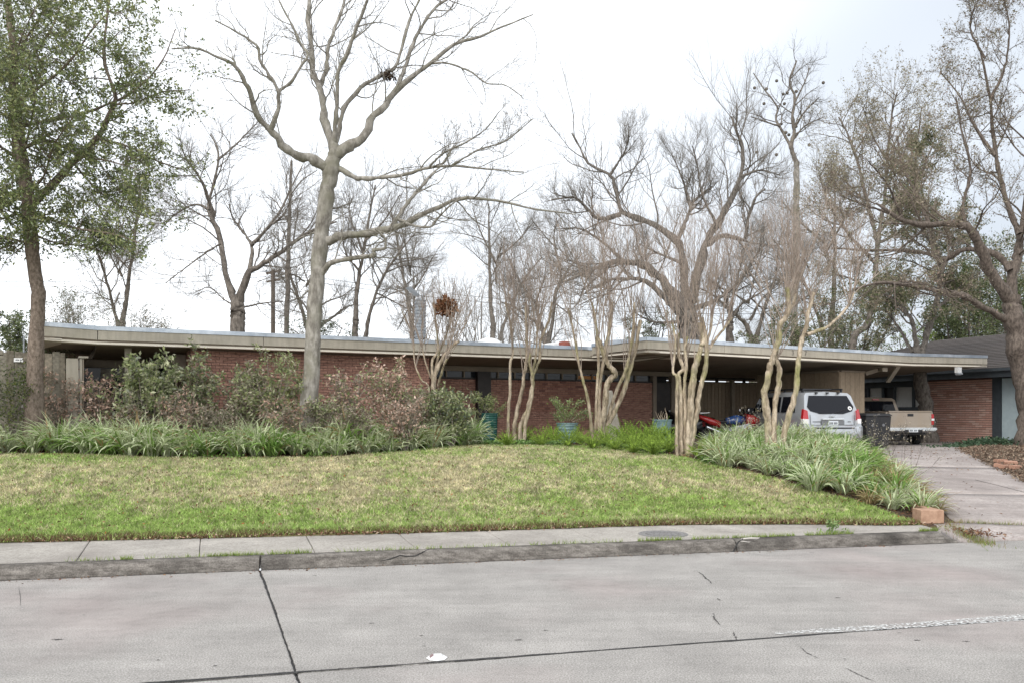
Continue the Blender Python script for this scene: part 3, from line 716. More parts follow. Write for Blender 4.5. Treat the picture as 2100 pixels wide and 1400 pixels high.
# recessed brick wall with clerestory
hbox("backing", M['mortar'], w, 2.94, 12.85, 2.212, 2.45, FLOOR, 1.125)
hbox("frieze", M['soffit'], w, 2.94, 14.2, 2.16, 2.40, 1.395, 1.56)
hbox("sill", M['door'], w, 2.94, 12.85, 2.15, 2.42, 1.13, 1.185)
BW, BH_ = .215, .0785      # brick pitch in house units (world .187 x .068)
brick_me = MB().box(0, (BW-.014)*K, 0, .05, 0, (BH_-.013)*K).mesh("brick", M['brick'])
def brick_field(u0, u1, v, e0, e1, parent, pick, rest_name):
    Vr, Fr = MB(), None; cnt = 0; row = 0; e = e0
    while e+BH_ <= e1+.02:
        u = u0-(BW/2 if row % 2 else 0)
        while u < u1-.03:
            a, b = max(u, u0), min(u+BW-.014, u1)
            if b-a > .03:
                full = (b-a) > BW-.02; dv = rng.normal()*.004
                if full and pick(a, e):
                    link("brick", brick_me, parent, (a*K, (v-.025)*K+dv, hz(e))); cnt += 1
                else:
                    Vr.box(a*K, b*K, (v-.025)*K+dv, (v+.03)*K, hz(e), hz(e+BH_-.013))
            u += BW
        e += BH_; row += 1
    o = Vr.build(rest_name, M['brick_all'], parent); o["kind"] = "stuff"
    return cnt
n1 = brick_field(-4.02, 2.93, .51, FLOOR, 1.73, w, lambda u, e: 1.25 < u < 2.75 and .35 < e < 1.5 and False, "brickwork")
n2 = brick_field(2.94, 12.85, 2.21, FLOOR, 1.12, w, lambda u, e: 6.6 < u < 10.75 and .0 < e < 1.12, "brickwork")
# clerestory windows: frame posts and panes
u = 2.96
while u < 12.7:
    hbox("mullion", M['soffit'], w, u, u+.05, 2.20, 2.32, 1.187, 1.394)
    if u+.62 < 12.8:
        warm = abs(u-9.7) < .35
        p_ = hbox("pane", M['glass'], w, u+.055, u+.645, 2.27, 2.29, 1.187, 1.394)
    u += .65
hbox("lit_lampshade", M['orange'], w, 9.55, 10.35, 2.262, 2.268, 1.215, 1.34)
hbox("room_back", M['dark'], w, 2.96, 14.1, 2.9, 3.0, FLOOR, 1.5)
hbox("pilaster", M['door'], w, 5.35, 5.85, 2.0, 2.195, FLOOR, 1.39)
# entry door
dr = hbox("door", M['door'], w, 13.05, 13.75, 2.20, 2.28, FLOOR, 1.15, bevel=.01)
hbox("door_frame", M['soffit'], w, 12.87, 13.04, 2.15, 2.35, FLOOR, 1.39)
hbox("door_frame", M['soffit'], w, 13.76, 14.0, 2.15, 2.35, FLOOR, 1.39)
HBx().b(13.62, 13.68, 2.12, 2.19, .02, .09).build("handle", M['galv'], dr)
# porch at the left end: glass, posts, screen
pr = link("porch", None, house)
hbox("glass_wall", M['glass'], pr, -7.4, -4.03, 3.7, 3.75, FLOOR, 1.30)
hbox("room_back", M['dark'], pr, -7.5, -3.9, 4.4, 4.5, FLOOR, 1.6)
hbox("header", M['soffit'], pr, -7.4, -4.03, 3.55, 3.85, 1.30, 1.54)
hbox("blind", M['stone'], pr, -5.55, -5.0, 3.63, 3.68, .78, 1.28); hbox("blind", M['stone'], pr, -6.05, -5.75, 3.63, 3.68, .85, 1.28)
hbox("mullion", M['door'], pr, -4.95, -4.87, 3.62, 3.7, FLOOR, 1.30)
hbox("post", M['trim'], pr, -5.62, -5.46, .75, .91, FLOOR, 1.72); hbox("post", M['trim'], pr, -4.45, -4.33, 2.2, 2.32, FLOOR, 1.56)
hbox("board", M['soffit'], pr, -4.4, -4.05, 1.2, 1.26, .9, 1.6)
sc_ = link("slat_screen", None, house)
hbox("cap", M['trim'], sc_, -6.72, -6.50, .28, 3.62, 1.375, 1.425)
hbox("backing", M['soffit'], sc_, -6.63, -6.60, .32, 3.58, FLOOR, 1.374)
sl_me = HBx().b(0, .05, 0, .12, FLOOR, 1.37).mesh("slat", M['trim'])
for i in range(20): link("slat", sl_me, sc_, (-6.69*K, (.33+i*.165)*K, 0))
hbox("end_board", M['trim'], sc_, -7.0, -6.73, .29, .33, FLOOR, 1.36)
# carport: back wall boards, slots, side screen
cp = link("carport_wall", None, house)
def boards(u0, u1, v, e1, axis='u', pitch=.2, mat='board'):
    bm = HBx().b(0, pitch-.016, 0, .04, FLOOR-.15, e1).mesh("board", M[mat]) if axis == 'u' else HBx().b(0, .04, 0, pitch-.016, FLOOR-.15, e1).mesh("board", M[mat])
    a = u0
    while a < u1-.05:
        link("board", bm, cp, (a*K, v*K, 0) if axis == 'u' else (v*K, a*K, 0)); a += pitch
hbox("backing", M['door'], cp, 14.0, 21.6, 4.045, 4.12, FLOOR-.15, 1.26)
boards(14.0, 21.6, 4.0, 1.28)
hbox("top_rail", M['door'], cp, 14.0, 21.6, 3.98, 4.14, 1.281, 1.31)
for u in (14.3, 15.6, 16.9, 17.7, 18.5, 19.25): hbox("stud", M['door'], cp, u, u+.10, 4.0, 4.1, 1.31, 1.47)
for u in (15.2, 18.2): hbox("post", M['soffit'], cp, u, u+.15, 3.6, 3.75, FLOOR-.15, 1.50)
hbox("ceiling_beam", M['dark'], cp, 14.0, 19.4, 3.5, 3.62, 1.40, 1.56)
# side screen and its lit end, from photographed corners
cA = toH(px(1722, 762, 27.3)); cB = toH(px(1772, 765, 27.9))
ztop = cA[2]
bsz = .17
for k_, (p, q) in enumerate(((cA, cB), (cA, (cA[0], cA[1]+3.6, 0)))):
    p2, q2 = A(p[0], p[1]), A(q[0], q[1]); L = np.linalg.norm(q2-p2); d = (q2-p2)/L; ang = math.atan2(d[1], d[0]); n_ = int(L/(.2 if k_ else .22)); pit = L/n_
    bm = MB().box(.006, pit-.006, -.02, .025, .6, ztop).mesh("board", M['board'])
    for i in range(n_):
        c_ = p2+d*pit*i; link("board", bm, cp, (c_[0], c_[1], 0), (0, 0, ang))
    MB().bar((*(p2+d*.02), ztop+.03), (*(q2-d*.0), ztop+.03), .1, .05).build("cap", M['soffit'], cp)
MB().bar(toH(px(1842, 750, 27.8)), toH(px(1821, 781, 28.8)), .13, .09).build("knee_brace", M['trim'], cp)
MB().bar(toH(px(1800, 757, 28.2)), toH(px(1815, 757, 27.6)), .16, .12).build("beam_end", M['trim'], cp)
MB().bar(toH(px(1775, 766, 28.0)), toH(px(1800, 758, 27.9)), .2, .12).build("beam", M['soffit'], cp)
fl = MB().box(-.1, .1, -.06, .06, -.02, .16).build("flood_lamp", M['white'], house, toH(px(1965, 762, 28.6)))
for sx in (-.06, .06): MB().lathe([(.03,-.06),(.05,.0),(.055,.08),(.045,.09)], 12, axis='y').build("lamp_head", M['galv'], fl, (sx, -.05, -.06))
# things on the roof
rt = link("roof_fittings", None, house)
def on_roof(x, y, d): return toH(px(x, y, d))
for (x, y, wd, d) in ((1003,708,.40,25.5),(1207,716,.40,27.2),(1180,709,.5,31)):
    p = on_roof(x, y, d); pr_ = [(wd,-.25),(wd,0.0)]+[(wd*math.cos(a), wd*.55*math.sin(a)) for a in np.linspace(.15, 1.5, 8)]
    MB().lathe(pr_, 24).build("skylight_dome", M['white'], rt, p, smooth=True)
p = on_roof(1158, 711, 28.5)
MB().lathe([(.12,-.4),(.12,.0),(.20,.02),(.20,.16),(.12,.18)], 16).build("vent", M['vent_red'], rt, p)
p = on_roof(1262, 712, 27.0)
MB().hexa([(-.5,-.3,-.2),(.5,-.3,-.2),(.5,.3,-.2),(-.5,.3,-.2),(-.15,-.2,.22),(.45,-.25,.25),(.45,.25,.25),(-.15,.2,.22)]).build("vent_hood", M['galv'], rt, p)
MB().lathe([(.09,-.3),(.09,.35),(.14,.36),(.14,.44),(.02,.5)], 14).build("vent", M['galv'], rt, on_roof(1301, 695, 27.2))
p = on_roof(1145, 708, 29.5); MB().box(-.45,.45,-.4,.4,-.3,.06).build("skylight_curb", M['white'], rt, p, bevel=.03)
for x in (318, 860): 
    p = on_roof(x, 684 if x < 500 else 699, 20.1 if x < 500 else 22.4); leaves_obj("gutter_leaves", A(*p)+np.random.default_rng(x).normal(size=(90,3))*A(.12,.05,.03), .07, [(.03,.03,.03),(.06,.05,.04)], M['litter'], rt)
# corrugated flue with open hood
d = 24.0; p0 = toH(px(862, 705, d)); r = 12/F*d; prof = [(r,-.6)]; H = 88/F*d
for i in range(13):
    z0 = H*i/13; prof += [(r, z0), (r, z0+H/13*.55), (r*.88, z0+H/13*.62), (r*.88, z0+H/13*.93)]
prof += [(r, H), (r*.6, H+.05)]
fl = MB().lathe(prof, 24).build("flue", M['galv'], rt, p0)
for sx in (-1, 1): MB().hexa([(sx*.05,-.15,H+.12),(sx*.08,-.15,H+.12),(sx*.08,.15,H+.12),(sx*.05,.15,H+.12),(sx*.36,-.18,H+.36),(sx*.38,-.18,H+.35),(sx*.38,.18,H+.35),(sx*.36,.18,H+.36)]).build("hood_plate", M['galv'], fl)
for a in range(4): MB().bar((.1*math.cos(a*1.57+.7), .1*math.sin(a*1.57+.7), H), (.1*math.cos(a*1.57+.7), .1*math.sin(a*1.57+.7), H+.3), .015).build("hood_strut", M['galv'], fl)

# ---------------------------------------------------------------- wooden fence at the far left
def w_h(u, v): return A(*(HO+HH*u*K+HB*v*K))
fp = w_h(-7.0, .35); fence = thing("fence", "weathered vertical board fence left of the house porch", "fence", (fp[0], fp[1], 1.1), HR)
ztf = EYE+122/F*18.6-1.1
bme = [MB().box(0, .138, -.01, .012, 0, ztf+dz).mesh("board", M['fence']) for dz in (0,.02,-.02)]
for i in range(24): link("board", bme[i % 3], fence, (-.1395*(i+1), rng.normal()*.004, 0), (0, rng.normal()*.006, 0))
for z in (.35, ztf-.35): MB().box(-3.5, 0, .02, .06, z, z+.09).build("rail", M['fence'], fence)
fp2 = px(2, 900, 16.6); post = thing("fence_post", "dark capped fence post at the left edge beside ivy", "post", (fp2[0]-.12, fp2[1], 1.05), HR)
MB().box(-.09, .07, -.08, .08, 0, 2.02).build("shaft", M['fence'], post); MB().box(-.16, .14, -.15, .15, 2.02, 2.10).build("cap", M['fence'], post)
sg = px(38, 737.5, 18.2); sign = thing("sign", "small white sign nailed to the board fence", "sign", (sg[0], sg[1], sg[2]), HR-.35)
MB().box(-.09, .09, -.008, .008, -.042, .042).build("plate", M['white'], sign)
for x, ww, hh in ((-.055,.02,.008),(-.03,.016,.03),(.0,.03,.02),(.045,.016,.03),(.065,.012,.02)): MB().box(x-ww/2, x+ww/2, -.0105, -.0085, -hh/2, hh/2).build("lettering", M['ink'], sign)
pp = px(49, 760, 21); pole = thing("metal_pole", "thin pale metal pole rising behind the fence", "pole", (pp[0], pp[1], 1.1))
MB().lathe([(.022,0),(.022,px(49,690,21)[2]-1.1)], 10).build("shaft", M['galv'], pole)

# ---------------------------------------------------------------- neighbour's brick house
NC = A(*px(2036, 845, 30.6)[:2]); NB = unit(A(px(1903,845,33.2)[0]-NC[0], 33.2-30.6)); NA = A(NB[1], -NB[0])   # NB runs away along the wall, NA into the house
nrot = math.atan2(NA[1], NA[0])
nh = thing("neighbour_house", "brick neighbour house with dark shingle roof and slate trim", "house", (NC[0], NC[1], .72), nrot)
# local: x into the house, y away along wall (NB)
LW = float(np.linalg.norm(A(px(1903,845,33.2)[0], 33.2)-NC)); EV = EYE+72/F*30.6-.72
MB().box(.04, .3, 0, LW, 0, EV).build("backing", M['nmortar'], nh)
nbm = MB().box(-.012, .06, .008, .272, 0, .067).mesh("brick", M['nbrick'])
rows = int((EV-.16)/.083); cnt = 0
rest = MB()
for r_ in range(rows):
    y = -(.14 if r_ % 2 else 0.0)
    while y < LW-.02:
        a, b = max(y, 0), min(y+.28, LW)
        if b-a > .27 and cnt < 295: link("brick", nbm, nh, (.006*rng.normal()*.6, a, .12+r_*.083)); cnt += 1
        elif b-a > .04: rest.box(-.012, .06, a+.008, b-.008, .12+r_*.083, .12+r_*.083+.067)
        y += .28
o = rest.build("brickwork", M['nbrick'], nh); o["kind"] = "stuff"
MB().box(-.03, .3, -.02, LW, -.3, .115).build("plinth", M['stone'], nh)
MB().box(-.04, .3, -.32, -.005, -.2, EV).build("pilaster", M['slate'], nh)
dp = MB().box(.0, .05, -1.4, -.36, .28, EV-.05).build("pale_panel", M['bluep'], nh); MB().box(-.06,.1,-1.6,-.33,.2,.275).build("sill", M['slate'], dp)
MB().box(.06, .3, -4.2, -.33, -.2, EV).build("wall", M['slate'], nh)
MB().box(.3, 8, -4.2, 12, -.2, EV-.1).build("core_wall", M['slate'], nh)
# window bay farther back
bay = MB().box(.02, .3, LW+.005, LW+8, -.2, 1.35).build("lower_wall", M['slate'], nh)
for z in (.35,.75,1.15): MB().box(-.01, .018, LW+.01, LW+8, z, z+.30).build("clapboard", M['slate'], bay)
MB().box(-.08, .06, LW, LW+8, 1.352, 1.41).build("sill", M['slate'], nh)
MB().box(.02, .3, LW+.005, LW+8, 2.25, EV).build("header", M['slate'], nh)
y = LW+.1
for i, (wd, mt) in enumerate(((.45,'whitec'),(.85,'whitec'),(.5,'dark'),(.7,'whitec'),(.3,'dark'),(.5,'dark'),(.9,'cream'),(.4,'dark'),(1.0,'cream'),(.8,'dark'))):
    MB().box(-.02, .1, y, y+.1, 1.41, 2.25).build("mullion", M['slate'], nh)
    wnd = MB().box(.06, .075, y+.1, y+.1+wd, 1.41, 2.25).build("window", M[mt], nh)
    if mt == 'cream':
        for k in range(5): MB().box(.045, .058, y+.1+wd*(k+.5)/5-.012, y+.1+wd*(k+.5)/5+.012, 1.41, 2.25).build("bar", M['slate'], wnd)
        for k in range(3): MB().box(.042, .0445, y+.1, y+.1+wd, 1.6+.2*k, 1.62+.2*k).build("bar", M['slate'], wnd)
    y += wd+.1
# fascia + hip roof with shingle courses
OV = .75; yn, yf = -5.5, LW+8.6
MB().box(-OV, -OV+.05, yn, yf, EV-.03, EV+.26).build("fascia", M['slate'], nh)
MB().box(-OV+.05, .35, yn, yf, EV, EV+.03).build("soffit", M['slate'], nh)
MB().box(-OV-.12, -OV-.001, yn, yf, EV+.18, EV+.28).build("gutter", M['slate'], nh)
rf = link("roof", None, nh); zr0, zr1, xr = EV+.27, EV+1.95, 4.6
V = [(-OV-.05,yn,zr0),(-OV-.05,yf,zr0),(xr,yf-5.0,zr1),(xr,yn,zr1),(10,yf,zr0),(10,yn,zr0)]
MB().add(V, [(0,3,2,1),(1,2,4),(2,3,5,4)]).build("deck", M['shingle_all'], rf)
nc = 22
for k in range(nc):
    f0, f1 = k/nc, (k+1)/nc; xa, xb = -OV-.05+(xr+OV+.05)*f0, -OV-.05+(xr+OV+.05)*f1; za, zb = zr0+(zr1-zr0)*f0, zr0+(zr1-zr0)*f1
    ye = yf-5.0*f0; yy = yn
    MB().hexa([(xa,yn,za+.004),(xb,yn,zb+.004),(xb,ye-5/nc,zb+.004),(xa,ye,za+.004),(xa,yn,za+.03),(xb,yn,zb+.012),(xb,ye-5/nc,zb+.012),(xa,ye,za+.03)]).build("shingle_course", M['shingle'], rf)
MB().lathe([(.05,-.5),(.05,0.0)], 10).build("downpipe", M['slate'], nh, (-.15, LW+4.8, 2.9))
MB().box(-.19,-.09,LW+4.6,LW+4.7,-.1,EV).build("porch_post", M['slate'], nh)
# ---------------------------------------------------------------- trees
class Tree:
    def __init__(s, name, label, base, cat="tree", group=None, seed=1):
        s.base = np.asarray(base, float); s.g = np.random.default_rng(seed)
        s.root = thing(name, label, cat, tuple(s.base), 0, group)
        s.mesh = {}; s.tips = []
    def add(s, part, P, R, sides):
        V, q = tubes(P, R, sides); L = s.mesh.setdefault(part, [[], [], 0])
        L[0].append(V-s.base); L[1].append(q+L[2]); L[2] += len(V)
    def limb(s, pix, d0, d1, part="branch", sides=8, n=None, rough=.03):
        """pix rows (x, y, width_px); depth runs d0..d1"""
        p = np.asarray(pix, float); m = len(p); n = n or max(6, m*3)
        l = np.concatenate([[0], np.cumsum(np.hypot(*np.diff(p[:, :2], axis=0).T))]); f = l/l[-1]
        d = d0+(d1-d0)*f; Q = np.array([[*px(a, b, dd), w/2/F*dd] for (a, b, w), dd in zip(p, d)])
        S = spline(Q, n); S[1:, :3] += s.g.normal(size=(n-1, 3))*S[1:, 3:4]*rough*6
        P, R = S[None, :, :3], np.maximum(S[None, :, 3], .004)*(1+rough*4*s.g.normal(size=(1, n)))
        s.add(part, P, R, sides); return P, R
    def build(s, mats, kinds=None):
        for part, (Vs, Qs, _) in s.mesh.items():
            o = link(part, np_mesh(part, np.concatenate(Vs), [np.concatenate(Qs)], mats[part], True), s.root)
        return s.root
    def sub(s, P, R, n, t0, t1, ang, lenr, radr, S, wander, up, part, sides, fade=.5, bias=None, rmax=None, lmax=None, lmin=None, endr=.3):
        pos, d, ln, rad = spawn(P, R, n, t0, t1, ang, lenr, radr, s.g, fade, bias, rmax)
        if lmax: ln = np.minimum(ln, lmax*s.g.uniform(.6, 1.1, len(ln)))
        if lmin: ln = np.maximum(ln, lmin)
        P2, R2 = grow(pos, d, ln, np.maximum(rad, .0028), S, wander, up, endr, s.g)
        s.add(part, P2, R2, sides); return P2, R2
    def leaves(s, name, P, size, cols, mat='leaf', jit=.08, parent=None, **k):
        V, Fq, c = leaf_cloud(P+s.g.normal(size=P.shape)*jit-s.base, size, cols, g=s.g, **k)
        return link(name, np_mesh(name, V, [Fq], M[mat], col=c), parent or s.root)
def pick(P, n, g, t0=0.0):
    N, S, _ = P.shape; i = g.integers(0, N, n); f = (t0+(1-t0)*g.random(n))*(S-1); j = np.minimum(f.astype(int), S-2); w = (f-j)[:, None]
    return P[i, j]*(1-w)+P[i, j+1]*w

def W(pts, w0, w1, p=1.0):
    n = len(pts); return [(x, y, w0+(w1-w0)*(i/(n-1))**p) for i, (x, y) in enumerate(pts)]

# --- big bare tree in front of the house
d = 18.6
T = Tree("bare_tree", "tall bare pale-barked tree standing before the brick wing", hit(636, 925), seed=11); gb = T.base; 
gy = HZ+(EYE-gb[2])/d*F
T.base = A(px(636, gy, d)[0], d, float(terr(px(636, gy, d)[0], d))); T.root.location = tuple(T.base)
T.limb([(634,gy+6,50),(635,gy-20,43),(636,840,38),(641,700,33),(648,600,32),(655,520,32),(663,450,30),(672,385,30),(680,348,33),(685,320,27),(684,296,20)], d, d, "trunk", 14, 44, .012)
mains = [
 (W([(676,350),(640,326),(613,320),(586,303),(563,278),(544,258),(523,229),(514,190),(502,168),(480,133),(438,114),(400,99),(352,101)],24,3,.8), -2.0),
 (W([(556,266),(569,229),(571,190),(556,160),(533,126),(527,95),(483,65),(441,42)],10,3), -1.6),
 (W([(571,187),(598,168),(613,141),(632,114),(617,91),(601,57),(575,8),(560,-30)],7,3), -.4),
 (W([(683,300),(666,248),(662,213),(655,179),(643,152),(640,110),(632,46),(634,-12),(630,-60)],17,7), .6),
 (W([(656,181),(670,141),(672,103),(681,72),(700,23),(712,-20),(722,-60)],10,5), 1.5),
 (W([(683,298),(689,244),(693,190),(693,152),(716,99),(731,57),(754,0),(768,-40)],11,5), -1.2),
 (W([(686,300),(697,263),(700,236),(716,206),(746,175),(780,156),(811,137),(826,91),(841,38),(862,-4),(880,-50)],11,5), 1.0),
 (W([(686,322),(710,302),(735,290),(761,251),(784,221),(807,190),(838,164),(883,130),(933,91),(982,76),(1036,53),(1093,30)],25,2.5,.8), .8),
 (W([(815,180),(834,130),(849,84),(876,38),(899,11),(921,-4),(950,-40)],10,4), 2.0),
 (W([(885,130),(921,131),(967,149),(998,171),(1036,175),(1070,198)],5,2), .0),
 (W([(692,345),(735,366),(777,364),(826,360),(876,345),(929,341),(998,347),(1074,354)],11,2.5), -1.6),
 (W([(878,346),(891,331),(914,312),(960,290),(998,263),(1024,229)],5,2), -2.4),
 (W([(925,341),(979,309),(1036,290),(1093,244)],5,2), -1.2),
 (W([(664,494),(690,488),(718,483),(775,475),(821,464),(859,445),(897,426),(935,410),(977,407),(1034,414),(1080,426),(1180,440)],21,2.5,.8), -1.4),
 (W([(817,449),(844,462),(882,466),(897,449),(928,418),(960,404)],6,3), -2.0),
 (W([(800,470),(832,422),(874,372),(912,330),(930,300)],9,3), 1.4),
 (W([(652,570),(670,546),(688,536),(737,527),(768,525),(766,513),(790,510),(788,488),(770,470)],14,3), -1.0),
 (W([(655,440),(670,432),(700,424),(722,415)],5,2), .5), (W([(660,470),(640,480),(610,492),(590,520)],5,2), .7), (W([(642,590),(620,608),(600,640)],4,1.5), .8)]
starts = {}
L1 = []
for i, (pix, dz) in enumerate(mains):
    d0 = d if i in (0,3,5,6,7,10,13,16,17,18,19) else {1:d-1.1,2:d-.7,4:d+.3,8:d+.35,9:d+.45,11:d-.9,12:d-1.0,14:d-.55,15:d-.4}[i]
    L1.append(T.limb(pix, d0, d0+dz if i in (0,3,5,6,7,10,13,16,17,18,19) else d0+dz*.6, "branch", 8, 30))
P = np.concatenate([a for a, _ in L1]); R = np.concatenate([b for _, b in L1])
P2, R2 = T.sub(P, R, 9, .22, 1.0, 48, .40, .5, 8, .20, .40, "branch", 5, rmax=.017, lmax=1.8, lmin=.45, fade=.35)
P3, R3 = T.sub(P2, R2, 7, .2, 1.0, 45, .5, .6, 6, .17, .5, "twig", 3, rmax=.0075, lmin=.25, fade=.35)
P4, R4 = T.sub(P3, R3, 5, .2, 1.0, 42, .5, .65, 3, .16, .5, "twig", 3, rmax=.0045, lmin=.14, fade=.3)
T.sub(P, R, 12, .35, 1.0, 55, .10, .3, 5, .22, .4, "twig", 3, rmax=.008, lmax=.6, lmin=.15)
T.build({"trunk": M['bark_grey'], "branch": M['bark_grey'], "twig": M['twig_grey']})
cen = px(795, 156, d+.5); ng = np.random.default_rng(5)
nst = thing("leaf_nest", "dark ragged leaf nest high in the bare tree", "nest", tuple(cen))
leaves_obj("dead_leaves", ng.normal(size=(200,3))*A(.08,.07,.04), .08, [(.06,.045,.035),(.10,.07,.05)], M['litter'], nst)
for a in range(14): 
    v = ng.normal(size=3)*A(.16,.12,.05); MB().tube([v, v+ng.normal(size=3)*.12, v+ng.normal(size=3)*.2], [.006,.005,.003], 4).build("stick", M['twig_dark'], nst)

# --- evergreen tree at the left edge
b0 = hit(70, 922); d = b0[1]
T = Tree("evergreen_tree", "leafy evergreen tree with brown trunk at the left edge", b0, seed=21)
T.limb([(71,930,64),(71,918,53),(70,890,42),(70,800,34),(74,700,29),(79,620,27),(75,580,26),(68,530,26),(64,493,27),(57,407,26),(48,350,26),(41,300,24),(30,206,20),(28,107,15),(17,0,12),(10,-80,8)], d, d, "trunk", 14, 50, .012)
ml = [(W([(62,425),(111,377),(163,321),(201,283),(223,240),(236,193),(214,129),(218,43),(230,-30)],17,4), .6), (W([(42,310),(70,295),(110,290),(160,320),(220,330),(290,350)],8,2), -1.0),
      (W([(60,440),(100,450),(160,470),(230,480),(290,500)],7,2), -1.2), (W([(58,415),(20,400),(-40,380),(-110,390)],9,3), .6), (W([(30,215),(80,180),(140,130),(190,60),(240,10)],8,2), -1.3),
      (W([(30,150),(70,110),(110,50),(130,-20)],7,3), 1.0), (W([(36,260),(90,250),(180,230),(270,190),(330,130),(360,60)],8,2), .9), (W([(45,330),(0,300),(-60,240),(-120,200)],8,2), -1.0),
      (W([(66,500),(20,490),(-40,470),(-100,470)],6,2), -.9), (W([(200,285),(260,300),(320,330),(380,350)],5,2), .3), (W([(230,215),(280,210),(330,190),(390,185)],4,2), -.5), (W([(150,335),(200,390),(260,430),(330,455)],5,2), .8),
      (W([(44,330),(60,270),(70,200),(60,130)],6,2), -1.7), (W([(35,240),(20,170),(40,90),(70,20)],6,2), -1.6), (W([(28,120),(60,70),(90,20),(110,-40)],5,2), -1.2), (W([(55,400),(90,360),(110,300),(150,240)],6,2), -1.8), (W([(60,450),(30,440),(0,450),(-40,440)],6,2), -1.5), (W([(64,480),(120,500),(170,505),(220,520)],5,2), 1.0), (W([(30,180),(-10,130),(-50,80)],5,2), .8)]
L1 = [T.limb(p_, d, d+z, "branch", 7, 24) for p_, z in ml]
P = np.concatenate([a for a, _ in L1]); R = np.concatenate([b for _, b in L1])
P2, R2 = T.sub(P, R, 16, .08, 1.0, 58, .50, .5, 7, .2, .1, "branch", 5, rmax=.018, lmax=1.25, lmin=.5, fade=.3)
P3, R3 = T.sub(P2, R2, 7, .15, 1.0, 52, .5, .6, 5, .2, .05, "twig", 3, rmax=.006, lmin=.25, fade=.3)
P4, R4 = T.sub(P3, R3, 3, .2, 1.0, 48, .65, .6, 2, .2, .05, "twig", 3, rmax=.0035, lmin=.15, fade=.3)
T.build({"trunk": M['bark_brown'], "branch": M['bark_brown'], "twig": M['twig_dark']})
lp = np.concatenate([pick(P3, 26000, T.g, .2), pick(P4, 62000, T.g, .15)])
lx = 1050+lp[:, 0]/lp[:, 1]*F; ly = HZ-(lp[:, 2]-EYE)/lp[:, 1]*F
dens = .30+.85*vnoise(lx, ly, 60, 1)
dens *= (1-.75*sstep(260, 400, lx))*(.7+.3*sstep(60,160,ly))*(1-sstep(500, 545, ly))
lp = lp[T.g.random(len(lp)) < dens]
T.leaves("foliage", lp, .075, [(.18,.225,.08),(.24,.28,.11),(.13,.17,.065),(.30,.31,.14),(.21,.23,.15)], jit=.03)

M['twig_brown'] = nmat('twig_brown', (.13,.105,.082), (.27,.225,.18), 6, .95)
# --- generic bare background trees with traced limbs
def traced(name, label, basepx, d, limbs, mats, seed, n2=(12,.46,.35), n3=(9,.6), n4=(8,.58), up=.4, twr=.012, group=None, leafcfg=None, lvl4=True, foot=0):
    bx_, by_ = basepx; X = (bx_-1050)/F*d; gz = float(terr(X, d)) if d < 60 else 1.2
    T = Tree(name, label, (X, d, gz), seed=seed, group=group)
    gy = HZ+(EYE-gz)/d*F
    L1 = []
    for i, (pts, w0, w1, dz) in enumerate(limbs):
        if i == 0: T.limb(W([(pts[0][0], gy+4)]+list(pts), w0*1.15, w1, .8), d, d+dz, "trunk", 10, 26, .02)
        else: L1.append(T.limb(W(pts, w0, w1, .8), d, d+dz, "branch", 7, 24))
    P = np.concatenate([a for a, _ in L1]); R = np.concatenate([b for _, b in L1])
    P2, R2 = T.sub(P, R, n2[0], .25, 1.0, 48, n2[1], .5, 7, .18, up, "branch", 4, rmax=.036, lmax=3.2, lmin=.9, fade=.3)
    P3, R3 = T.sub(P2, R2, n3[0], .2, 1.0, 45, n3[1], .6, 4, .17, up, "twig", 3, rmax=twr*1.5, lmin=.5, fade=.3)
    Pl = P3
    if lvl4: Pl, _ = T.sub(P3, R3, n4[0], .15, 1.0, 42, n4[1], .65, 2, .16, up, "twig", 3, rmax=twr*.75, lmin=.3, fade=.3)
    T.build({"trunk": M[mats[0]], "branch": M[mats[1]], "twig": M[mats[2]]})
    if leafcfg: 
        nl, sz, cols, jit = leafcfg; T.leaves("foliage", pick(Pl, nl, T.g), sz, cols, jit=jit)
    return T
B = ('bark_dark', 'bark_dark', 'twig_grey')
BT1 = traced("bare_tree", "bare twin-trunked tree rising behind the roof left of center", (488,690), 38, [
 ([(488,681),(488,640),(486,615)],30,26,0), ([(484,618),(474,601),(459,544),(451,487),(436,452),(428,420),(440,372),(448,315),(432,277)],18,3,1.5), ([(440,445),(413,372),(387,334),(370,300)],8,2,-2), ([(490,618),(509,560),(524,551),(554,532),(596,502),(646,471),(690,455)],16,4,-1.5),
 ([(512,556),(516,506),(493,468),(478,449),(470,420)],9,2,2), ([(516,504),(554,464),(581,441),(600,400)],8,2,-2), ([(430,430),(400,420),(360,440),(330,470)],6,2,2), ([(452,500),(420,520),(380,550),(340,580)],5,2,-2), ([(486,630),(460,615),(430,590),(400,600)],4,1.5,1), ([(500,630),(540,622),(580,618)],5,2,1),
 ([(445,330),(480,300),(510,270),(530,250)],5,2,1), ([(520,500),(570,440),(600,380),(620,340)],6,2,2)], B, 31)
traced("slender_tree", "straight slender dark trunk standing beside the utility pole", (590,690), 44, [([(588,690),(590,560),(594,440),(598,330)],13,5,0), ([(594,460),(570,420),(550,400)],4,1.5,1), ([(596,400),(620,370),(650,350)],4,1.5,-1), ([(592,540),(560,520),(530,520)],4,1.5,1), ([(590,620),(620,610),(650,612)],3,1.5,0)], B, 32, n2=(5,.4,.4), lvl4=False)
BT2 = traced("bare_tree", "bare tree with two thin leaning trunks right of the big tree", (735,690), 42, [([(728,700),(730,650)],13,12,0), ([(730,660),(732,600),(745,520),(760,430),(770,380)],11,3,1), ([(748,695),(760,640),(780,580),(810,530),(850,480)],9,3,-1), ([(770,600),(810,620),(850,640)],4,1.5,0), ([(740,560),(710,520),(700,470)],5,2,-1), ([(790,560),(830,545),(870,550)],4,1.5,1), ([(745,500),(790,450),(820,400)],5,2,-1), ([(745,520),(720,450),(715,400)],5,2,1)], B, 33)
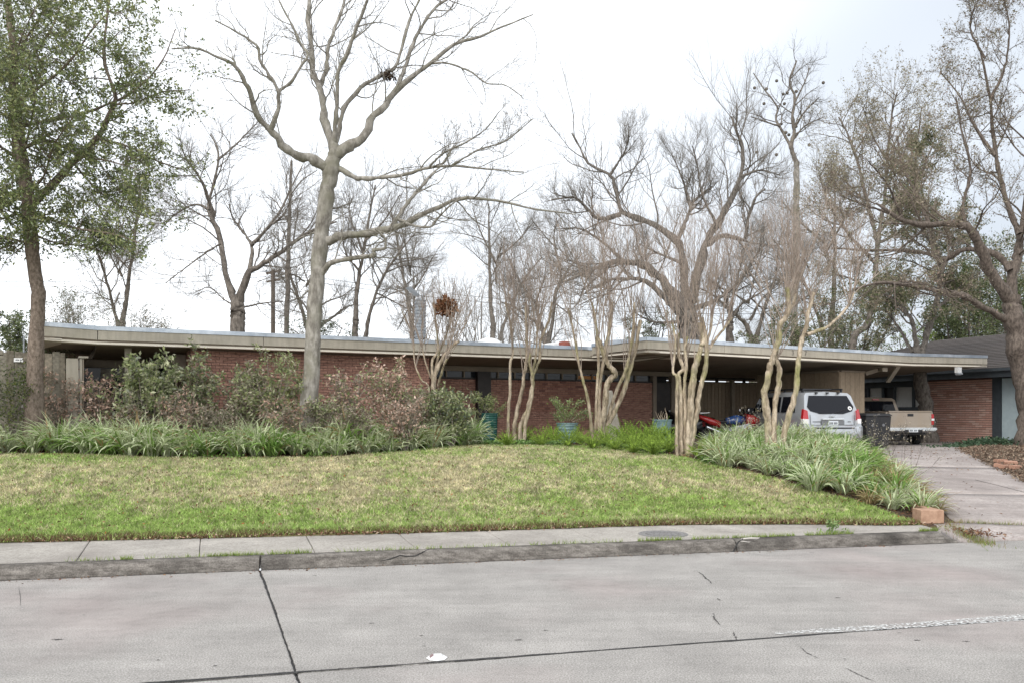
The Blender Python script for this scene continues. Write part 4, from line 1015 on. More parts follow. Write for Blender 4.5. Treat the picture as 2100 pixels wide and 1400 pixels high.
traced("live_oak", "broad bare oak with thick crooked limbs behind the carport roof", (1412,700), 33, [
 ([(1412,700),(1412,660),(1410,630)],42,34,0), ([(1405,640),(1359,577),(1323,545),(1280,538),(1244,541),(1200,560),(1150,580)],26,4,-2.0), ([(1401,650),(1359,606),(1323,577),(1287,572),(1244,577),(1200,600)],15,4,-2.5), ([(1406,620),(1401,541),(1391,499),(1355,470),(1319,452),(1284,438),(1273,431),(1262,388),(1251,359),(1209,338),(1191,306),(1173,274)],18,3,1.5),
 ([(1273,440),(1230,449),(1209,434),(1180,406),(1130,410)],10,3,0), ([(1416,620),(1437,541),(1448,499),(1480,449),(1501,406),(1519,363),(1523,309),(1512,274),(1500,240)],22,4,1.5), ([(1448,502),(1487,484),(1526,491),(1534,452),(1548,409),(1569,388)],12,4,-1), ([(1423,635),(1473,613),(1516,577),(1548,527),(1570,500)],11,3,-1.5), ([(1388,495),(1412,441),(1423,413),(1459,384)],10,4,1), ([(1251,360),(1270,330),(1285,300),(1290,260)],6,2,-1),
 ([(1519,363),(1560,350),(1600,360)],6,2,1), ([(1280,540),(1240,500),(1190,470),(1140,470)],8,2,1), ([(1400,540),(1350,520),(1310,500)],7,2,1.5), ([(1420,430),(1400,370),(1380,320)],6,2,1), ([(1470,460),(1440,400),(1430,340),(1420,300)],6,2,-1), ([(1400,660),(1340,660),(1300,640)],8,2,1)],
 ('bark_oak','bark_oak','twig_grey'), 34, n2=(13,.48,.35), n3=(9,.6), n4=(8,.6), up=.8)
traced("sycamore", "tall thin bare tree with hanging seed balls behind the carport", (1630,700), 46, [([(1628,700),(1632,520),(1634,379),(1634,332)],15,11,0), ([(1634,335),(1623,304),(1628,271),(1625,243),(1630,200),(1619,168),(1634,125)],10,3,0), ([(1622,306),(1605,271),(1591,246),(1594,221),(1569,186),(1545,150)],7,2,1), ([(1628,265),(1650,230),(1680,200)],5,2,-1), ([(1625,290),(1650,260),(1690,240)],4,2,1), ([(1630,210),(1650,170),(1660,140)],4,2,0), ([(1600,260),(1570,250),(1540,240)],4,2,-1)], ('bark_grey','bark_dark','twig_dark'), 35, n2=(9,.42,.4), n3=(7,.5), n4=(5,.5), up=.3)
sg_ = np.random.default_rng(8)
SBM = MB().lathe([(.01,-.09),(.07,-.06),(.095,0),(.07,.06),(.01,.09)], 8).mesh('seed_ball', M['twig_dark'], True)
for i in range(16):
    o = px(sg_.uniform(1545,1690), sg_.uniform(150,320), 46+sg_.normal())
    sb = tag(link("seed_ball", SBM, None, tuple(o)), "small dark seed ball hanging in the tall thin tree", "seed ball", "seed balls in the tall tree")
traced("bare_tree", "bare forked trunk rising behind the carport right of the oak", (1500,700), 40, [([(1497,700),(1497,650)],16,13,0), ([(1497,655),(1490,620),(1470,580)],8,3,0), ([(1499,655),(1520,625),(1560,600),(1590,580)],8,2,1), ([(1497,650),(1505,600),(1515,560),(1530,500)],8,3,-1), ([(1540,612),(1570,640),(1590,660)],4,2,0)], B, 36, lvl4=False)
OLIVE = [(.32,.28,.19),(.38,.33,.235),(.26,.23,.155),(.29,.27,.165)]
GREEN = [(.095,.125,.05),(.14,.175,.07),(.075,.10,.04),(.18,.20,.09)]
d = 27.0
traced("oak_tree", "large oak with rough brown trunk at the right edge", (2114,935), d, [
 ([(2110,850),(2098,760),(2086,690),(2077,640),(2075,610)],44,36,0), ([(2068,615),(2043,577),(2020,537),(2006,500),(1986,469),(1969,460),(1914,459),(1880,459),(1843,449),(1814,429),(1797,417)],30,4,-1.5), ([(2074,620),(2077,554),(2089,520),(2094,471),(2110,380),(2120,280),(2130,150)],26,8,1), ([(2071,555),(2043,523),(2009,513),(1969,514),(1934,534),(1900,520),(1843,514),(1771,514),(1706,509)],15,4,2), ([(2066,655),(2014,629),(1974,606),(1937,600),(1894,591),(1843,583),(1800,580),(1749,594)],17,4,-2.5),
 ([(1980,466),(1975,420),(1990,350),(1975,280),(1960,200)],9,3,0), ([(1905,459),(1880,400),(1850,340),(1840,280)],9,3,1), ([(2090,480),(2060,400),(2040,300),(2030,200),(2010,100)],12,4,1.5), ([(2040,320),(2000,260),(1970,200),(1930,150)],7,2,1), ([(2030,210),(2060,140),(2070,60),(2060,0)],7,2,-1), ([(2020,120),(1990,60),(2000,10)],5,2,0), ([(1850,450),(1820,380),(1780,330)],7,2,-1), ([(1830,440),(1770,420),(1720,400)],6,2,-1)],
 ('bark_edge','bark_edge','twig_brown'), 41, n2=(11,.34,.35), n3=(9,.5), n4=(6,.55), up=.35, leafcfg=(15000,.075,[(.23,.205,.13),(.29,.245,.175),(.19,.18,.105),(.26,.19,.15)],.03))
traced("oak_tree", "leaning grey oak trunk between the carport and the brick neighbour house", (1912,905), 31.2, [
 ([(1904,870),(1893,810),(1884,760),(1883,725)],32,22,0), ([(1886,730),(1897,700),(1911,651),(1929,583),(1923,514),(1911,483),(1900,420)],17,5,1), ([(1882,728),(1876,690),(1868,655),(1840,620),(1810,600)],13,3,-1), ([(1872,722),(1848,680),(1823,643),(1803,614)],8,3,1), ([(1925,570),(1950,520),(1970,470)],7,2,1), ([(1920,520),(1890,470),(1850,440)],7,2,-1), ([(1905,450),(1890,380),(1900,320)],6,2,0), ([(1912,640),(1950,610),(1990,600)],6,2,1)],
 ('bark_oak','bark_oak','twig_dark'), 42, n2=(9,.42,.4), n3=(7,.58), n4=(6,.55), leafcfg=(26000,.10,GREEN+OLIVE,.05))
traced("leafy_tree", "dense olive-brown crown rising above the carport's right half", (1746,705), 38, [
 ([(1748,709),(1774,671),(1789,629),(1797,543),(1800,480)],14,10,0), ([(1800,500),(1780,420),(1760,340),(1740,280),(1720,240)],9,3,1), ([(1800,490),(1815,400),(1820,320),(1830,230),(1840,190)],9,3,-1), ([(1800,480),(1850,420),(1890,350),(1920,280)],8,3,1), ([(1795,540),(1740,480),(1700,420),(1680,360)],8,3,-1.5), ([(1800,500),(1860,470),(1920,440)],7,2,1), ([(1790,600),(1740,570),(1690,560)],6,2,1), ([(1820,330),(1790,280),(1770,220)],5,2,1), ([(1790,450),(1760,400),(1710,350)],6,2,2), ([(1815,420),(1870,380),(1880,300),(1890,220)],6,2,-2)],
 ('bark_dark','bark_dark','twig_brown'), 43, n2=(13,.42,.4), n3=(8,.52), n4=(6,.6), up=.35, leafcfg=(17000,.085,OLIVE,.05))
for src, x, dd, sc, rz, lab in ((BT2, 845, 56, 1.15, 2.0, "faint bare tree in the distance right of the big bare tree"), (BT1, 1120, 62, 1.05, 2.6, "faint bare tree in the distance left of the broad oak"), (BT2, 1015, 60, 1.3, .9, "faint bare tree in the distance behind the slim saplings"),
        (BT1, 1545, 58, 1.0, 4.0, "faint bare tree in the distance between the broad oak and the sycamore"), (BT2, 1700, 60, 1.4, 3.6, "faint bare tree in the distance right of the sycamore"), (BT2, 250, 52, 1.2, 5.0, "faint bare tree in the distance left of the twin trunks"), (BT1, 640, 66, 1.1, 1.4, "faint bare tree in the distance behind the big bare tree")):
    c = copy_tree(src.root); c.location = ((x-1050)/F*dd, dd, 1.1); c.scale = (sc,)*3; c.rotation_euler = (0, 0, rz); tag(c, lab, "tree", "bare trees in the distance")
# smaller leafy masses behind
def bush_tree(name, label, cx, top, bot, halfw, d, nleaf, size, cols, seed, stems=6, trunkpx=6, cat="tree", group=None, kids=(7,5,4)):
    X = (cx-1050)/F*d; gz = float(terr(X, d)) if d < 60 else 1.2; g = np.random.default_rng(seed)
    T = Tree(name, label, (X, d, gz), cat, group, seed); zt = EYE+(HZ-top)/F*d; zb = EYE+(HZ-bot)/F*d; hw = halfw/F*d
    n = stems; pos = np.tile(A(X, d, gz-.05), (n, 1))+g.normal(size=(n, 3))*A(.12,.12,0)*hw*.3
    tgt = np.stack([X+g.uniform(-.7,.7,n)*hw, d+g.uniform(-.6,.6,n)*hw, zt-(zt-zb)*.35*g.random(n)], -1)
    dr = tgt-pos; ln = np.linalg.norm(dr, axis=1)
    P, R = grow(pos, dr, ln*.85, np.full(n, trunkpx/F*d/2), 10, .07, .1, .3, g); T.add("trunk", P, R, 7)
    P2, R2 = T.sub(P, R, kids[0], .25, 1, 48, .38, .5, 6, .18, .25, "branch", 4, rmax=.04)
    P3, R3 = T.sub(P2, R2, kids[1], .15, 1, 48, .5, .6, 4, .18, .2, "twig", 3, rmax=.012)
    P4, R4 = T.sub(P3, R3, kids[2], .15, 1, 45, .55, .6, 2, .16, .2, "twig", 3, rmax=.008)
    return T, P3, P4
def leafy(name, label, cx, top, bot, halfw, d, nleaf, size, cols, seed, mats=('bark_dark','bark_dark','twig_grey'), jit=.05, **k):
    T, P3, P4 = bush_tree(name, label, cx, top, bot, halfw, d, nleaf, size, cols, seed, **k)
    T.build({"trunk": M[mats[0]], "branch": M[mats[1]], "twig": M[mats[2]]})
    if nleaf:
        nn = nleaf//3; P = np.concatenate([pick(P3, nn, T.g), pick(P4, nleaf-nn, T.g)])
        T.leaves("foliage", P, size, cols, jit=jit)
    return T
PALE = [(.22,.20,.15),(.28,.25,.19),(.18,.175,.12)]
leafy("hedge_tree", "feathery brownish bush behind the left end of the roof", 150, 560, 690, 85, 27, 9000, .06, PALE+GREEN[:1], 51, stems=16, trunkpx=3)
leafy("hedge_tree", "thin grey-green bush behind the roof left of the twin trunks", 305, 600, 690, 95, 29, 6500, .06, PALE+[(.09,.10,.07)], 52, stems=14, trunkpx=3)
leafy("evergreen_tree", "dark green foliage behind the fence at far left", 10, 610, 720, 70, 25, 9000, .08, GREEN, 53, stems=8)
leafy("shrub", "green leafy shrub just behind the board fence", 125, 706, 740, 55, 21, 3500, .07, GREEN+[(.07,.10,.06)], 54, stems=7, trunkpx=3, cat="shrub")
leafy("ivy_shrub", "yellow-green ivy spilling over the left fence post", 28, 700, 820, 22, 17.4, 2600, .06, [(.16,.18,.05),(.10,.13,.04),(.06,.085,.03)], 55, stems=7, trunkpx=2, cat="shrub")
leafy("evergreen_tree", "small evergreen showing above the roof behind the big trunk", 640, 620, 690, 38, 36, 3500, .09, [(.075,.095,.05),(.10,.12,.07)], 56, stems=6)
leafy("evergreen_tree", "dark leafy tree behind the roof beside the oak's trunk", 1335, 615, 700, 50, 37, 6500, .09, GREEN, 57, stems=7)
leafy("evergreen_tree", "green tree mass behind the carport roof below the sycamore", 1610, 600, 705, 80, 36, 12000, .09, GREEN+OLIVE[:2], 58, stems=9)
leafy("evergreen_tree", "broad green tree mass behind the carport's right end", 1720, 560, 705, 80, 40, 14000, .10, GREEN+OLIVE[:2], 59, stems=9)
leafy("evergreen_tree", "dense green trees above the brick neighbour house's roof", 1990, 480, 720, 130, 44, 30000, .13, GREEN+[(.10,.13,.06)], 60, stems=14, jit=.10)
leafy("evergreen_tree", "bright yellow-green young tree seen between the right-hand trunks", 1862, 650, 715, 30, 42, 4000, .09, [(.20,.27,.05),(.15,.21,.05)], 61, stems=6)
leafy("evergreen_tree", "green tree far right behind the neighbour's ridge", 2120, 420, 690, 110, 46, 16000, .13, GREEN+OLIVE, 62, stems=12, jit=.10)
# leafless thicket of thin stems behind the middle of the roof
for i, (cx, tp, hw, nst) in enumerate(((960,480,45,7),(1000,500,40,7),(1035,470,45,7),(905,520,35,5),(1110,470,45,6))):
    T, P3, P4 = bush_tree("sapling_cluster", ["slim bare saplings behind the roof right of the flue","slim bare saplings behind the first skylight dome","slim bare saplings behind the roof near the second myrtle","slim bare saplings directly behind the metal flue","slim bare saplings behind the roof left of the red vent"][i], cx, tp, 690, hw, 30+i*.8, 0, .1, GREEN, 70+i, stems=nst, trunkpx=3.5)
    T.build({"trunk": M['twig_grey'], "branch": M['twig_grey'], "twig": M['twig_grey']})

# --- crape myrtles: traced smooth stems with upright whips
def myrtle(label, basepx, d, stems, seed, top, nwh, side=None, twig='twig_red', lo=.55, spread=1.0):
    X = (basepx-1050)/F*d; gz = float(terr(X, d)); T = Tree("crape_myrtle", label, (X, d, gz), "tree", "crape myrtles along the planting bed", seed); gy = HZ+(EYE-gz)/d*F
    ends = []
    for i, (pts, w0, w1, foot) in enumerate(stems):
        p = list(pts)
        if foot: p = [(p[0][0]+(basepx-p[0][0])*.12, gy+4)]+p
        P, R = T.limb(W(p, w0, w1), d+T.g.normal()*.05, d+T.g.normal()*.25, "stem", 10, max(14, len(p)*5), .02)
        ends.append((P, R))
    zt = EYE+(HZ-top)/F*d
    for P, R in ends:
        e = P[0, -1]; t = unit(P[0, -1]-P[0, -4]); n = int(nwh*1.3)
        L = max(zt-e[2], .8)
        f = (lo+(1-lo)*T.g.random(n)); idx = np.minimum((f*(P.shape[1]-1)).astype(int), P.shape[1]-1)
        pos = P[0, idx]; dr = t*.4+A(0,0,1)*.9+T.g.normal(size=(n, 3))*.24*spread
        ln = np.maximum((zt-pos[:, 2])*T.g.uniform(.65, 1.0, n), .5)
        P1, R1 = grow(pos, dr, ln, T.g.uniform(.007, .014, n), 9, .07, .25, .25, T.g); T.add("whip", P1, R1, 5)
        P2, R2 = T.sub(P1, R1, 7, .25, 1, 28, .38, .6, 4, .09, .3, "whip", 3, rmax=.006)
        P3, R3 = T.sub(P2, R2, 4, .2, 1, 30, .42, .7, 2, .1, .25, "whip", 3, rmax=.004)
    T.build({"stem": M['bark_myrtle'], "whip": M[twig]}); return T
myrtle("leaning crape myrtle beside the metal flue at the brick corner", 890, 19.4, [
 ([(888,800),(893,766),(908,734),(925,712),(941,699)],9,6,1), ([(888,795),(886,741),(898,717),(893,656),(888,620)],7,3,1), ([(891,788),(898,734),(913,693),(930,644)],7,3,1), ([(884,775),(871,737),(864,703)],4,2.5,0), ([(880,800),(864,778),(850,741),(847,693),(823,635)],4,2,1), ([(898,790),(910,750),(917,735)],5,4,0)], 81, 560, 6)
myrtle("slender crape myrtle with four stems before the recessed brick wall", 1062, 20.6, [
 ([(1042,875),(1046,790),(1046,746),(1051,722),(1048,669),(1036,620)],7,4,1), ([(1055,874),(1063,831),(1072,795),(1074,771),(1080,737),(1080,693),(1078,620)],9,5,1), ([(1068,874),(1082,836),(1092,790),(1092,771),(1106,737),(1109,700),(1126,656),(1131,620)],10,4,1), ([(1077,873),(1090,815),(1092,771),(1086,745),(1088,722)],8,5,1), ([(1092,760),(1099,729),(1102,681),(1106,644)],5,3,0)], 82, 480, 7)
myrtle("crape myrtle with many pale stems in front of the leaning stone slab", 1236, 20.2, [
 ([(1214,887),(1208,831),(1199,790),(1189,754),(1182,715),(1174,669),(1165,632)],8,3,1), ([(1221,885),(1225,790),(1228,737),(1221,656),(1213,620)],8,4,1), ([(1233,882),(1240,834),(1247,785),(1262,766),(1247,746),(1235,717),(1225,688)],15,8,1), ([(1238,883),(1259,846),(1279,802),(1293,754),(1303,717),(1313,656)],12,7,1), ([(1246,862),(1264,802),(1284,756),(1298,681),(1301,620)],9,5,1), ([(1228,870),(1230,790),(1240,729),(1250,669),(1256,620)],10,5,1)], 83, 420, 8)
myrtle("thick multi-stemmed crape myrtle before the carport's left corner", 1405, 18.2, [
 ([(1388,912),(1388,822),(1388,773),(1380,760),(1385,704),(1379,661)],8,4,1), ([(1396,916),(1396,811),(1392,768),(1401,756),(1392,726),(1390,683)],11,6,1), ([(1404,917),(1405,850),(1404,780),(1408,750),(1405,715),(1410,690)],10,5,1), ([(1411,918),(1416,843),(1420,790),(1428,743),(1437,715),(1441,694),(1435,661)],17,9,1), ([(1416,916),(1428,854),(1435,801),(1448,747),(1448,704),(1439,651)],12,8,1), ([(1448,725),(1467,696),(1488,670),(1501,651)],6,4,0), ([(1448,704),(1458,672),(1461,640)],6,4,0)], 84, 400, 7)
myrtle("crape myrtle with mossy trunks rising before the silver SUV", 1592, 17.8, [
 ([(1576,890),(1572,843),(1568,807),(1578,758),(1585,732),(1598,694),(1598,668),(1617,640),(1614,590)],16,9,1), ([(1587,895),(1589,833),(1596,790),(1598,758),(1589,726),(1596,694)],12,10,1), ([(1608,890),(1621,843),(1634,790),(1636,747),(1643,704),(1653,672),(1658,640),(1669,600)],14,7,1), ([(1655,687),(1675,679),(1700,668),(1737,631),(1751,600)],8,4,0), ([(1612,645),(1628,620),(1632,585)],8,6,0)], 85, 375, 12, lo=.75, spread=1.6)
cen = px(915, 628, 19.2); nst = thing("leaf_nest", "ball of rust-brown dead leaves caught in the leaning myrtle", "nest", tuple(cen)); ng = np.random.default_rng(6)
v = unit(ng.normal(size=(700,3)))*(ng.random((700,1))**.5)*A(.24,.2,.22); v[:, 2] += -.25*np.abs(v[:, 0])
leaves_obj("dead_leaves", v, .11, [(.22,.10,.055),(.30,.16,.09),(.15,.07,.04),(.36,.22,.14)], M['litter'], nst)
# ---------------------------------------------------------------- bed plants
def clump_mesh(seed, n=125, L0=.5, L1=.95, kind=0):
    g = np.random.default_rng(seed); S = 6
    az = g.uniform(0, 2*np.pi, n); el0 = np.radians(g.uniform(48, 88, n)); bend = np.radians(g.uniform(30, 150, n)); L = g.uniform(L0, L1, n)
    wd = g.uniform(.023, .043, n); r0 = .16*np.sqrt(g.random(n)); P = np.zeros((n, S+1, 3))
    a2 = az+g.normal(size=n)*.6; P[:, 0, 0] = r0*np.cos(a2); P[:, 0, 1] = r0*np.sin(a2)
    for i in range(S):
        e = el0-bend*(i/S)**1.2; azz = az+.08*g.normal(size=n)
        P[:, i+1] = P[:, i]+np.stack([np.cos(e)*np.cos(azz), np.cos(e)*np.sin(azz), np.sin(e)], -1)*(L/S)[:, None]
    P[..., 2] = np.maximum(P[..., 2], .012)
    side = np.stack([-np.sin(az), np.cos(az), np.zeros(n)], -1)
    tw = g.normal(size=n)*.5; side = side*np.cos(tw)[:, None]+A(0,0,1)*np.sin(tw)[:, None]
    prof = np.array([.55,.9,1.0,.95,.8,.5,.06])
    off = side[:, None, :]*(wd[:, None]*prof[None])[..., None]/2
    V = np.stack([P-off, P-A(0,0,1)*.004, P+off], 2).reshape(-1, 3)
    i, s, c = np.meshgrid(np.arange(n), np.arange(S), np.arange(2), indexing='ij'); b = (i*(S+1)+s)*3+c
    Q = np.stack([b, b+1, b+4, b+3], -1).reshape(-1, 4)
    var = g.random(n); gcol = A(.20,.32,.075)*g.uniform(.6,1.3,(n,1)); ecol = A(.95,.95,.72)*g.uniform(.8,1.05,(n,1))
    if kind == 1: gcol = A(.15,.28,.06)*g.uniform(.7,1.3,(n,1)); ecol = A(.30,.42,.13)*g.uniform(.8,1.2,(n,1))
    if kind == 2: gcol = A(.27,.23,.10)*g.uniform(.7,1.25,(n,1)); ecol = A(.55,.42,.24)*g.uniform(.7,1.15,(n,1))
    plain = var < .2; ecol[plain] = gcol[plain]*1.25
    dead = var > .93; gcol[dead] = A(.36,.24,.12); ecol[dead] = A(.45,.32,.18)
    col = np.empty((n, S+1, 3, 3)); col[:, :, 0] = ecol[:, None]; col[:, :, 2] = ecol[:, None]; col[:, :, 1] = gcol[:, None]
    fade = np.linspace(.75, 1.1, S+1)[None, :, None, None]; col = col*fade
    return np_mesh("leaf_blades", V, [Q], M['blade'], True, col=col.reshape(-1, 3))
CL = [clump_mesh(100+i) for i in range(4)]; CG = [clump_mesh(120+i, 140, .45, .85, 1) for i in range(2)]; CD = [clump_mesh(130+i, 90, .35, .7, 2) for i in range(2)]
def put_clump(X, Y, me, sc, label, group):
    o = link("grassy_clump", me, None, (X, Y, float(terr(X, Y))-.01), (0, 0, rng.uniform(0, 6.28))); o.scale = (sc, sc, sc*rng.uniform(.9, 1.1))
    return tag(o, label, "plant", group)
ORD = "first second third fourth fifth sixth seventh eighth ninth tenth eleventh twelfth thirteenth fourteenth fifteenth sixteenth seventeenth eighteenth nineteenth twentieth".split()
ORD += ["twenty-"+o_ for o_ in ORD[:9]]+["thirtieth"]+["thirty-"+o_ for o_ in ORD[:9]]
ROWS = {}
def name_rows():
    for (bed, row), L in ROWS.items():
        L.sort(key=lambda a: a[0])
        for i, (x, o, look) in enumerate(L):
            o["label"] = "%s grassy clump, %s from the left in the %s row of the %s bed" % (look, ORD[min(i, len(ORD)-1)], ["front","second","third","fourth","fifth","sixth","seventh","eighth","ninth","tenth","rear"][row], bed)
def xof(X, Y): return 1050+X/Y*F
s0 = to_st(*hit(-70, 930)[:2])[0]; s1 = to_st(*hit(990, 912)[:2])[0]
for row, (dt, sc) in enumerate(((.34,.82),(.72,.90),(1.12,.92))):
    s = s0+.17*row
    while s < s1-.1*row:
        X, Y = map(float, from_st(s+rng.normal()*.06, t_edge(s)+tau_bed(s)+dt+rng.normal()*.06)); x = xof(X, Y); s += rng.uniform(.34, .46)
        if abs(X-b0[0]) < .45 and abs(Y-b0[1]) < .55: continue
        bright = rng.random()
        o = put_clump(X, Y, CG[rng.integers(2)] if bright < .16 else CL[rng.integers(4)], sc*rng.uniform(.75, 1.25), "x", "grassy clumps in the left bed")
        ROWS.setdefault(("left", row), []).append((x, o, "plain green" if bright < .16 else "striped"))
sa = to_st(*hit(1478, 958)[:2])[0]; sb = to_st(*hit(1915, 1068)[:2])[0]+.05
s = sa-.2
while s < sb+3.4:
    tt = tau_bed(s)+.30; row = 0
    while True:
        X, Y = map(float, from_st(s+rng.normal()*.08, t_edge(s)+tt+rng.normal()*.06))
        if Y > 20.6 or row > 10: break
        if X > drive_x0(Y)-.12 or (X > 6.3 and Y < 14.25): tt += .4; continue
        x = xof(X, Y)
        if x > 1462 and not (abs(x-1592) < 22 and abs(Y-17.8) < .3):
            u = rng.random(); dry = x > 1690 and row < 3 and u < .45
            grn = x > 1700 and row >= 2 and u < .6
            me = CD[rng.integers(2)] if dry else (CG[rng.integers(2)] if grn or u > .93 else CL[rng.integers(4)])
            o = put_clump(X, Y, me, rng.uniform(.58, .82)*(.9 if row == 0 and x > 1700 else 1), "x", "grassy clumps in the right bed")
            ROWS.setdefault(("right", row), []).append((x, o, "dry brown" if dry else ("plain green" if grn else "striped")))
        tt += rng.uniform(.46, .60); row += 1
    s += .40
name_rows()
# tall seed stalks in the right bed
def stalks(cx, top, d, n, seed, label):
    X = (cx-1050)/F*d; gz = float(terr(X, d)); T = Tree("seed_stalks", label, (X, d, gz), "plant", None, seed); zt = EYE+(HZ-top)/F*d
    pos = np.tile(A(X, d, gz), (n, 1))+T.g.normal(size=(n,3))*A(.18,.15,0); dr = A(0,0,1)+T.g.normal(size=(n,3))*.22
    P, R = grow(pos, dr, (zt-gz)*T.g.uniform(.7,1.1,n), np.full(n,.0035), 8, .07, .0, .5, T.g); T.add("stalk", P, R, 4)
    P2, R2 = T.sub(P, R, 8, .5, 1, 40, .22, .8, 4, .15, .2, "stalk", 3)
    T.build({"stalk": M['twig_dark']}); sh_ = T.leaves("seed_heads", np.concatenate([P2[:, -1], P2[:, -2]]), .035, [(.45,.40,.30),(.30,.26,.17),(.55,.50,.42)], mat='litter', jit=.015); sh_["kind"] = "stuff"
stalks(1800, 858, 19.6, 16, 141, "wispy pale seed stalks between the SUV and the pickup")
stalks(1856, 866, 19.0, 10, 142, "wispy seed stalks before the pickup's bumper")
stalks(1535, 838, 19.4, 9, 143, "dark dry seed stalks left of the mossy myrtle")
stalks(1635, 880, 19.2, 8, 144, "low dry stalks between the mossy myrtle trunks and the SUV wheel")
# foxtail ferns
def fern_mesh(seed, n=44, yellow=1.0):
    g = np.random.default_rng(seed); Vs, Fs, Cs, k = [], [], [], 0; S = 10
    az = g.uniform(0, 6.283, n); el = np.radians(g.uniform(42, 85, n)); L = g.uniform(.28, .55, n); bend = np.radians(g.uniform(10, 60, n))
    P = np.zeros((n, S+1, 3))
    for i in range(S):
        e = el-bend*i/S; P[:, i+1] = P[:, i]+np.stack([np.cos(e)*np.cos(az), np.cos(e)*np.sin(az), np.sin(e)], -1)*(L/S)[:, None]
    m = 56; f = g.uniform(.08, 1.0, (n, m)); j = np.minimum((f*S).astype(int), S-1); w = (f*S-j)[..., None]; r = np.arange(n)[:, None]
    c = P[r, j]*(1-w)+P[r, j+1]*w; t = unit(P[r, j+1]-P[r, j]); q = g.normal(size=(n, m, 3)); q = unit(q-(q*t).sum(-1, keepdims=True)*t)
    ln = (.042*np.sin(np.clip(f, .05, 1)*np.pi*.86+.25))[..., None]; tip = c+(q*.9+t*.75)*ln; sd = np.cross(q, t)*.0042
    V = np.stack([c-sd, c+sd, tip], 2).reshape(-1, 3); nn = n*m
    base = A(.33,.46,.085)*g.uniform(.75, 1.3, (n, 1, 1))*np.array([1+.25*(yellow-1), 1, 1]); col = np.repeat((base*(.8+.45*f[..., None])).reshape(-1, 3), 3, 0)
    Vt, q4 = tubes(P, np.full((n, S+1), .004), 3)
    return np_mesh("fronds", np.concatenate([V, Vt]), [np.arange(3*nn).reshape(-1, 3), q4+len(V)], M['blade'], col=np.concatenate([col, np.tile(A(.16,.24,.05), (len(Vt), 1))]))
FE = [fern_mesh(150+i) for i in range(3)]
for i, (x, y, sc) in enumerate(((1040,905,.75),(1075,898,.9),(1110,905,.85),(1135,900,1.0),(1165,906,.95),(1190,902,.8),(1215,912,.85),(1240,906,.95),(1262,914,.8),(1285,905,1.15),(1310,908,1.2),(1332,912,1.15),(1352,908,1.2),(1372,918,1.05),(1300,920,.9),(1340,924,.9),(1432,930,.7),(1455,924,.85),(1475,934,.7))):
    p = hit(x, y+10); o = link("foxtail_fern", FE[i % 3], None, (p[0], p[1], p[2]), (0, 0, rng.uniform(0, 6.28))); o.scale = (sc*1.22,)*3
    where = ["at the left end near the green pot","below the four-stemmed myrtle","right of the four-stemmed myrtle","below the teal pot","before the teal pot","left of the pale-stemmed myrtle"][i] if i < 6 else ("at the foot of the pale-stemmed myrtle" if i < 9 else ("left of the ribbed pot" if i < 16 else "right of the thick multi-stemmed myrtle"))
    tag(o, ("tall " if sc > 1.1 else ("small " if sc < .8 else ""))+"yellow-green foxtail fern "+where+(", "+ORD[i-6 if i < 9 else (i-9 if i < 16 else i-16)] if i >= 6 else ""), "fern", "foxtail ferns along the lawn")
n = 5200; s = rng.uniform(to_st(*hit(990,913)[:2])[0], to_st(*hit(1470,955)[:2])[0], n); tt = t_edge(s)+tau_bed(s)+rng.gamma(2, .16, n)-.12; X, Y = from_st(s, tt)
k = vnoise(X, Y, .5, 6) > .33; X, Y = X[k], Y[k]
o = leaves_obj("ground_cover", np.stack([X, Y, terr(X, Y)+.02+.09*rng.random(len(X))], -1), .05, [(.15,.27,.06),(.20,.33,.09),(.10,.19,.05),(.28,.38,.15)], M['leaf'], flat=.6, aspect=.8)
tag(o, "low leafy green ground cover along the ferns at the lawn edge", "ground cover", kind="stuff")
n = 1600; s = rng.uniform(s0, s1, n); X, Y = from_st(s, t_edge(s)+tau_bed(s)+rng.normal(size=n)*.09+.05); k = vnoise(X, Y, .6, 7) > .5; X, Y = X[k], Y[k]
o = leaves_obj("edge_weeds", np.stack([X, Y, terr(X, Y)+.02+.05*rng.random(len(X))], -1), .04, [(.14,.26,.06),(.20,.32,.08)], M['leaf'], flat=.6, aspect=.8)
tag(o, "small green weeds where the left bed meets the lawn", "weeds", kind="stuff")
n = 9000; s = rng.uniform(s0, sb, n); X, Y = from_st(s, t_edge(s)+tau_bed(s)+rng.uniform(.1, 3.2, n)); k = X < drive_x0(Y); X, Y = X[k], Y[k]
o = leaves_obj("bed_litter", np.stack([X, Y, terr(X, Y)+.015], -1), .06, BROWN, M['litter'], flat=.7)
tag(o, "dead leaves lying on the dark soil of the beds", "leaves", kind="stuff")

